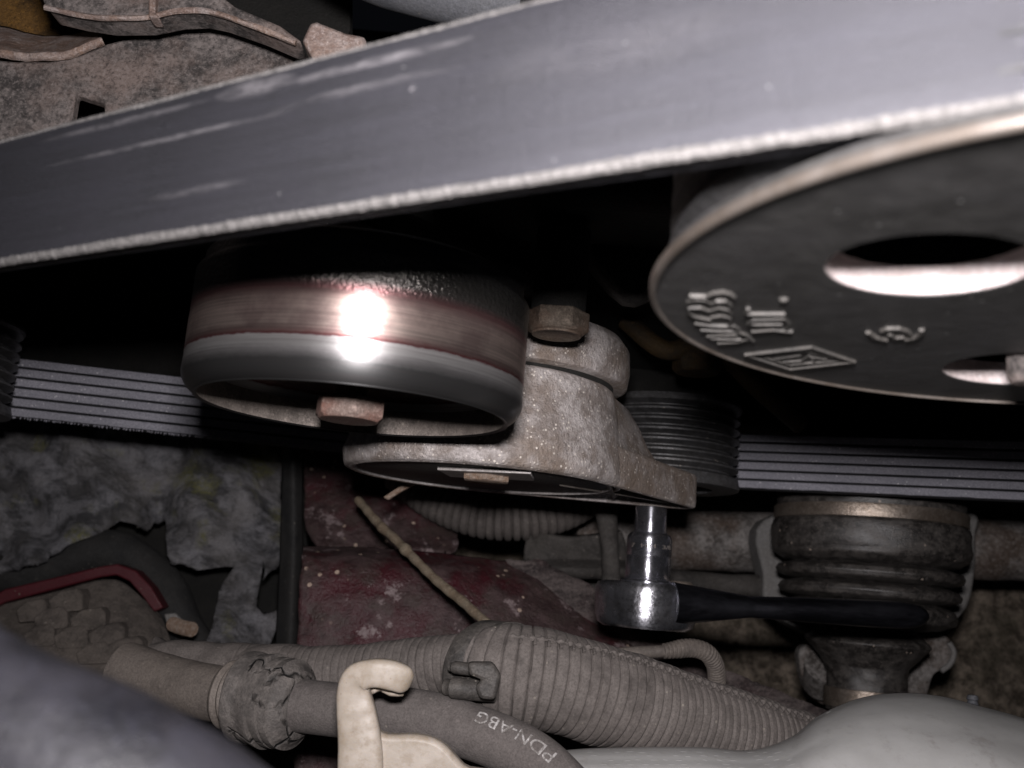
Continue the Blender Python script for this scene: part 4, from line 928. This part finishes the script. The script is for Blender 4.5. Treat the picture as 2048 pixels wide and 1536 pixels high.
mk('outlet_pipe', tube([P(600, 1411, d=266), P(650, 1417, d=264), P(720, 1425, d=261)], 6.6, 36, 1), M['dusty_rubber'], cg)
mk('dirty_sleeve', tube([P(300, 1325, d=300), P(420, 1335, d=300), P(520, 1335, d=299), P(600, 1340, d=299)], 7.0, 24, 1.0, wob=.25), M['dusty_plastic'], cg)

# printed hose
ph = [P(700, 1420, d=256), P(760, 1424, d=254), P(850, 1436, d=250), P(940, 1462, d=246), P(1020, 1494, d=242), P(1085, 1535, d=238), P(1150, 1600, d=234)]
hz = thing('rubber_hose', 'smooth grey rubber hose with worn white lettering curving to the bottom edge', 'hose', P(900, 1450, d=248))
HR = 6.4
mk('hose_wall', tube(ph, lambda s, L: HR+.05*math.sin(s*.3), 48, .8), M['dusty_rubber'], hz)
hpath, HL = resample(catmull(ph, 300), .3); hfr = frames(hpath)
def hose_text(txt, s0, s1, a_mid, size, flip):
    tv, tf = socket_text(txt, 0, 0, 1); w = max(v.x for v in tv); out = []
    for v in tv:
        u = v.x/w; s = s0+(s1-s0)*u; i = max(0, min(len(hpath)-1, int(s/HL*(len(hpath)-1)))); fpos = s/HL*(len(hpath)-1)-i
        j = min(len(hpath)-1, i+1); p = hpath[i].lerp(hpath[j], fpos); t, n, b = hfr[i]
        side = b if b.y > 0 else -b; nn = n if n.z > 0 else -n
        a = a_mid+(v.y-.35)*size/HR*flip
        d = nn*math.cos(a)+side*math.sin(a); out.append(p+d*(HR+.3+v.z*1.5))
    return out, tf
def hose_s(px, py):            # arc length of the path point that shows nearest this spot
    best = min(range(len(hpath)), key=lambda i: (ray_px(hpath[i])[0]-px)**2+(ray_px(hpath[i])[1]-py)**2); return HL*best/(len(hpath)-1)
def ray_px(p):
    c = Vector((p.x*U.x+p.y*W.x-p.z*V.x, p.x*U.y+p.y*W.y-p.z*V.y, p.x*U.z+p.y*W.z-p.z*V.z)); return 1024+F*c.x/c.z, 768-F*c.y/c.z
mk('printed_lettering', hose_text('PDN-ABG', hose_s(1096, 1548), hose_s(958, 1470), .78, 4.4, -1), M['print'], hz)
cw = P(1062, 1523, d=231.6)

# cream hook bracket
ck = thing('hook_bracket', 'cream plastic hook bracket holding the printed hose', 'bracket', P(760, 1450, d=238))
def oval_bar(pts, ws, th, nc=28):
    """moulded bar: width in the plane of the plate, thickness across it, generously rounded"""
    path, L = resample(catmull(pts, 60), .5); V_, F_ = [], []; m = len(path)
    for i, p in enumerate(path):
        t = (path[min(m-1, i+1)]-path[max(0, i-1)]).normalized(); zz = Vector((0, 0, 1)); zz = (zz-t*zz.dot(t)).normalized(); sd = t.cross(zz)
        u = i/(m-1)*(len(ws)-1); k = min(int(u), len(ws)-2); w = ws[k]*(1-(u-k))+ws[k+1]*(u-k)
        e = min(1, math.sqrt(max(0.02, 1-max(0, (i-(m-1)+5)/5)**2))); 
        for q in range(nc):
            a = 2*math.pi*q/nc; c, s_ = math.cos(a), math.sin(a)
            V_.append(p+sd*w*e*math.copysign(abs(c)**.55, c)+zz*th*e*math.copysign(abs(s_)**.42, s_)+zz*.12*mnoise.noise(p*.5))
    for i in range(m-1):
        for q in range(nc): F_.append((i*nc+q, i*nc+(q+1) % nc, (i+1)*nc+(q+1) % nc, (i+1)*nc+q))
    F_ += [tuple(range(nc)), tuple((m-1)*nc+q for q in range(nc))]; return V_, F_
HD = 238
mk('hook_arm', oval_bar([P(722, 1560, z=-HD), P(721, 1490, z=-HD), P(714, 1430, z=-HD), P(708, 1385, z=-HD), P(716, 1356, z=-HD+.5), P(750, 1346, z=-HD+1), P(790, 1352, z=-HD+.5), P(824, 1366, z=-HD-.5)], [5.0, 4.9, 4.6, 4.2, 3.5, 3.0, 3.2, 2.9], 2.5), M['cream_plastic'], ck, smooth=180)
bo = smooth_outline([(690, 1600), (689, 1520), (692, 1470), (705, 1440), (735, 1440), (752, 1458), (775, 1470), (830, 1470), (868, 1478), (893, 1494), (915, 1518), (940, 1538), (1010, 1550), (1020, 1600)], 3)
mk('hook_base', px_slab(bo, HD-.6, 5.0), M['cream_plastic'], ck, bevel=1.3, seg=4, smooth=60)
mk('hook_web', oval_bar([P(742, 1384, z=-HD-3), P(762, 1374, z=-HD-4), P(785, 1382, z=-HD-4), P(806, 1390, z=-HD-3)], [.6, 1.0, 1.1, .8], 2.2), M['cream_plastic'], ck, smooth=180)

# pale tank
tk = thing('fluid_tank', 'pale grey green plastic tank with rounded shoulder at the lower right', 'tank', P(1650, 1500, d=250))
TD = 252
rows = [[P(1010, 1522, z=-268), P(1130, 1500, z=-268), P(1260, 1494, z=-268), P(1400, 1494, z=-268), P(1500, 1500, z=-270), P(1580, 1475, z=-274), P(1640, 1430, z=-280), P(1720, 1396, z=-286), P(1800, 1386, z=-288), P(1880, 1392, z=-288), P(1960, 1412, z=-286), P(2060, 1440, z=-284), P(2200, 1490, z=-282)],
        [P(1010, 1526, z=-262), P(1130, 1504, z=-262), P(1260, 1498, z=-262), P(1400, 1499, z=-262), P(1500, 1505, z=-263), P(1580, 1485, z=-264), P(1640, 1443, z=-267), P(1720, 1410, z=-271), P(1800, 1400, z=-273), P(1880, 1404, z=-273), P(1960, 1424, z=-271), P(2060, 1450, z=-269), P(2200, 1500, z=-268)],
        [P(1010, 1538, z=-256), P(1130, 1520, z=-256), P(1260, 1516, z=-256), P(1400, 1518, z=-256), P(1500, 1524, z=-256), P(1580, 1512, z=-255), P(1640, 1480, z=-255), P(1720, 1452, z=-256), P(1800, 1444, z=-257), P(1880, 1448, z=-257), P(1960, 1464, z=-256), P(2060, 1486, z=-255), P(2200, 1530, z=-254)],
        [P(1010, 1580, z=-250), P(1130, 1566, z=-250), P(1260, 1562, z=-250), P(1400, 1562, z=-250), P(1500, 1566, z=-249), P(1580, 1562, z=-247), P(1640, 1545, z=-246), P(1720, 1530, z=-246), P(1800, 1526, z=-246), P(1880, 1528, z=-246), P(1960, 1538, z=-245), P(2060, 1556, z=-244), P(2200, 1590, z=-243)],
        [P(1010, 1700, z=-246), P(1130, 1700, z=-246), P(1260, 1700, z=-246), P(1400, 1700, z=-246), P(1500, 1700, z=-245), P(1580, 1700, z=-243), P(1640, 1700, z=-242), P(1720, 1700, z=-241), P(1800, 1700, z=-241), P(1880, 1700, z=-241), P(1960, 1700, z=-240), P(2060, 1700, z=-240), P(2200, 1700, z=-239)]]
tkv, tkf = loft(rows, 130, 60, .35, .08)
mk('shell', (tkv, tkf), M['tank_plastic'], tk, solid=3, smooth=180)
mk('mould_seam', tube([P(1655, 1428, z=-276), P(1725, 1402, z=-281), P(1800, 1393, z=-283), P(1880, 1398, z=-283), P(1962, 1418, z=-281), P(2062, 1446, z=-279)], .35, 8, .8), M['tank_plastic'], tk)

from mathutils.bvhtree import BVHTree
tb = BVHTree.FromPolygons(tkv, tkf); rnd = random.Random(11); dashes = []
for row in range(5):
    for k in range(15):
        px, py = 1180+k*27+row*9+rnd.uniform(-4, 4), 1504+row*8+rnd.uniform(-1, 1)
        if rnd.random() < .35: continue
        h, nrm, *_ = tb.ray_cast(Vector((0, 0, 0)), ray(px, py).normalized())
        if h is None: continue
        if nrm.dot(h) > 0: nrm = -nrm
        t = Vector((1, 0, 0)); t = (t-nrm*t.dot(nrm)).normalized(); b = nrm.cross(t)
        L2, w2 = rnd.uniform(.7, 1.3), .28
        base = [h+t*L2*c+b*w2*s_ for c, s_ in ((-1, 0), (-.6, 1), (.6, 1), (1, 0), (.6, -1), (-.6, -1))]
        dashes.append((base+[p.lerp(h, .45)+nrm*.07 for p in base], [(0, 1, 7, 6), (1, 2, 8, 7), (2, 3, 9, 8), (3, 4, 10, 9), (4, 5, 11, 10), (5, 0, 6, 11), (6, 7, 8, 9, 10, 11)]))
mk('moulded_texture', join(*dashes), M['tank_plastic'], tk)
# near blurred hose at the lower left
o = mk('radiator_hose', tube([P(-300, 1200, d=94), P(-140, 1400, d=92), P(20, 1500, d=90), P(230, 1590, d=88), P(520, 1780, d=86)], lambda s, L: 8.2, 48, .8, wob=.05), M['blue_hose'], None)
props(o, 'blurred dark bluish hose very close at the lower left corner', 'hose')

# ------------------------------------------------------------------ upper left castings
uc = thing('engine_bracket', 'mottled grey brown cast engine bracket at the upper left above the belt', 'bracket', P(250, 130, z=-235))
olA = [(-80, 112), (30, 122), (100, 122), (160, 108), (215, 86), (300, 64), (330, 52), (375, 46), (430, 54), (520, 80), (600, 104), (660, 130), (640, 200), (560, 260), (212, 262), (206, 206), (150, 188), (143, 232), (100, 300), (-80, 340)]
mk('plate', px_slab(olA, 246, 4), M['bracket'], uc, bevel=.8, seg=2)
mk('rolled_lip', loft([[P(-80, 56, z=-262), P(0, 66, z=-262), P(80, 84, z=-262), P(140, 84, z=-262), P(205, 74, z=-262)], [P(-80, 92, z=-250), P(0, 100, z=-250), P(70, 112, z=-250), P(140, 106, z=-250), P(205, 84, z=-250)], [P(-80, 112, z=-245), P(0, 116, z=-244.5), P(70, 123, z=-244.5), P(140, 116, z=-244.5), P(210, 90, z=-245)]], 40, 16, .6, .15, .2, .6), M['bracket_warm'], uc, solid=2, smooth=180)
olB = [(60, -60), (90, 12), (150, 26), (210, 35), (290, 34), (350, 22), (400, 20), (440, 28), (520, 56), (585, 84), (604, 82), (560, 50), (470, 12), (430, -20), (400, -60)]
mk('upper_flange', px_slab(olB, 226, 9), M['bracket'], uc, bevel=1.2, seg=3)
mk('rib', px_slab([(296, -20), (312, -20), (310, 26), (318, 34), (296, 34)], 224, 5), M['bracket_warm'], uc, bevel=.8)
mk('flange_edge', tube([P(90, 14, z=-225.5), P(150, 28, z=-225.5), P(210, 36, z=-225.5), P(290, 35, z=-225.5), P(350, 23, z=-225.5), P(400, 21, z=-225.5), P(440, 29, z=-225.5), P(520, 57, z=-225.5), P(592, 86, z=-225.5)], .7, 8, 1, wob=.3), M['bracket_warm'], uc)
mk('cavity_wall', px_slab([(-100, -100), (230, -100), (200, 60), (120, 160), (-100, 260)], 285, 6), M['amber_rust'], uc, bevel=2)
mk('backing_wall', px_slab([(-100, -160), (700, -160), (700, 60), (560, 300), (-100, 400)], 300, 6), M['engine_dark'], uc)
o = mk('cable_clip', px_slab([(603, 80), (620, 44), (634, 42), (690, 64), (730, 72), (740, 130), (640, 140)], 205, 6), M['bracket_warm'], None, bevel=.8)
props(o, 'small pale clip edge peeking above the top belt edge', 'clip')
o = mk('plastic_cover', tube([P(600, -180, z=-230), P(740, -92, z=-226), P(860, -55, z=-222), P(1060, -10, z=-220)], 10.5, 40, 2), M['blue_cover'], None)
props(o, 'blue grey rounded plastic cover at the top edge above the belt', 'cover')
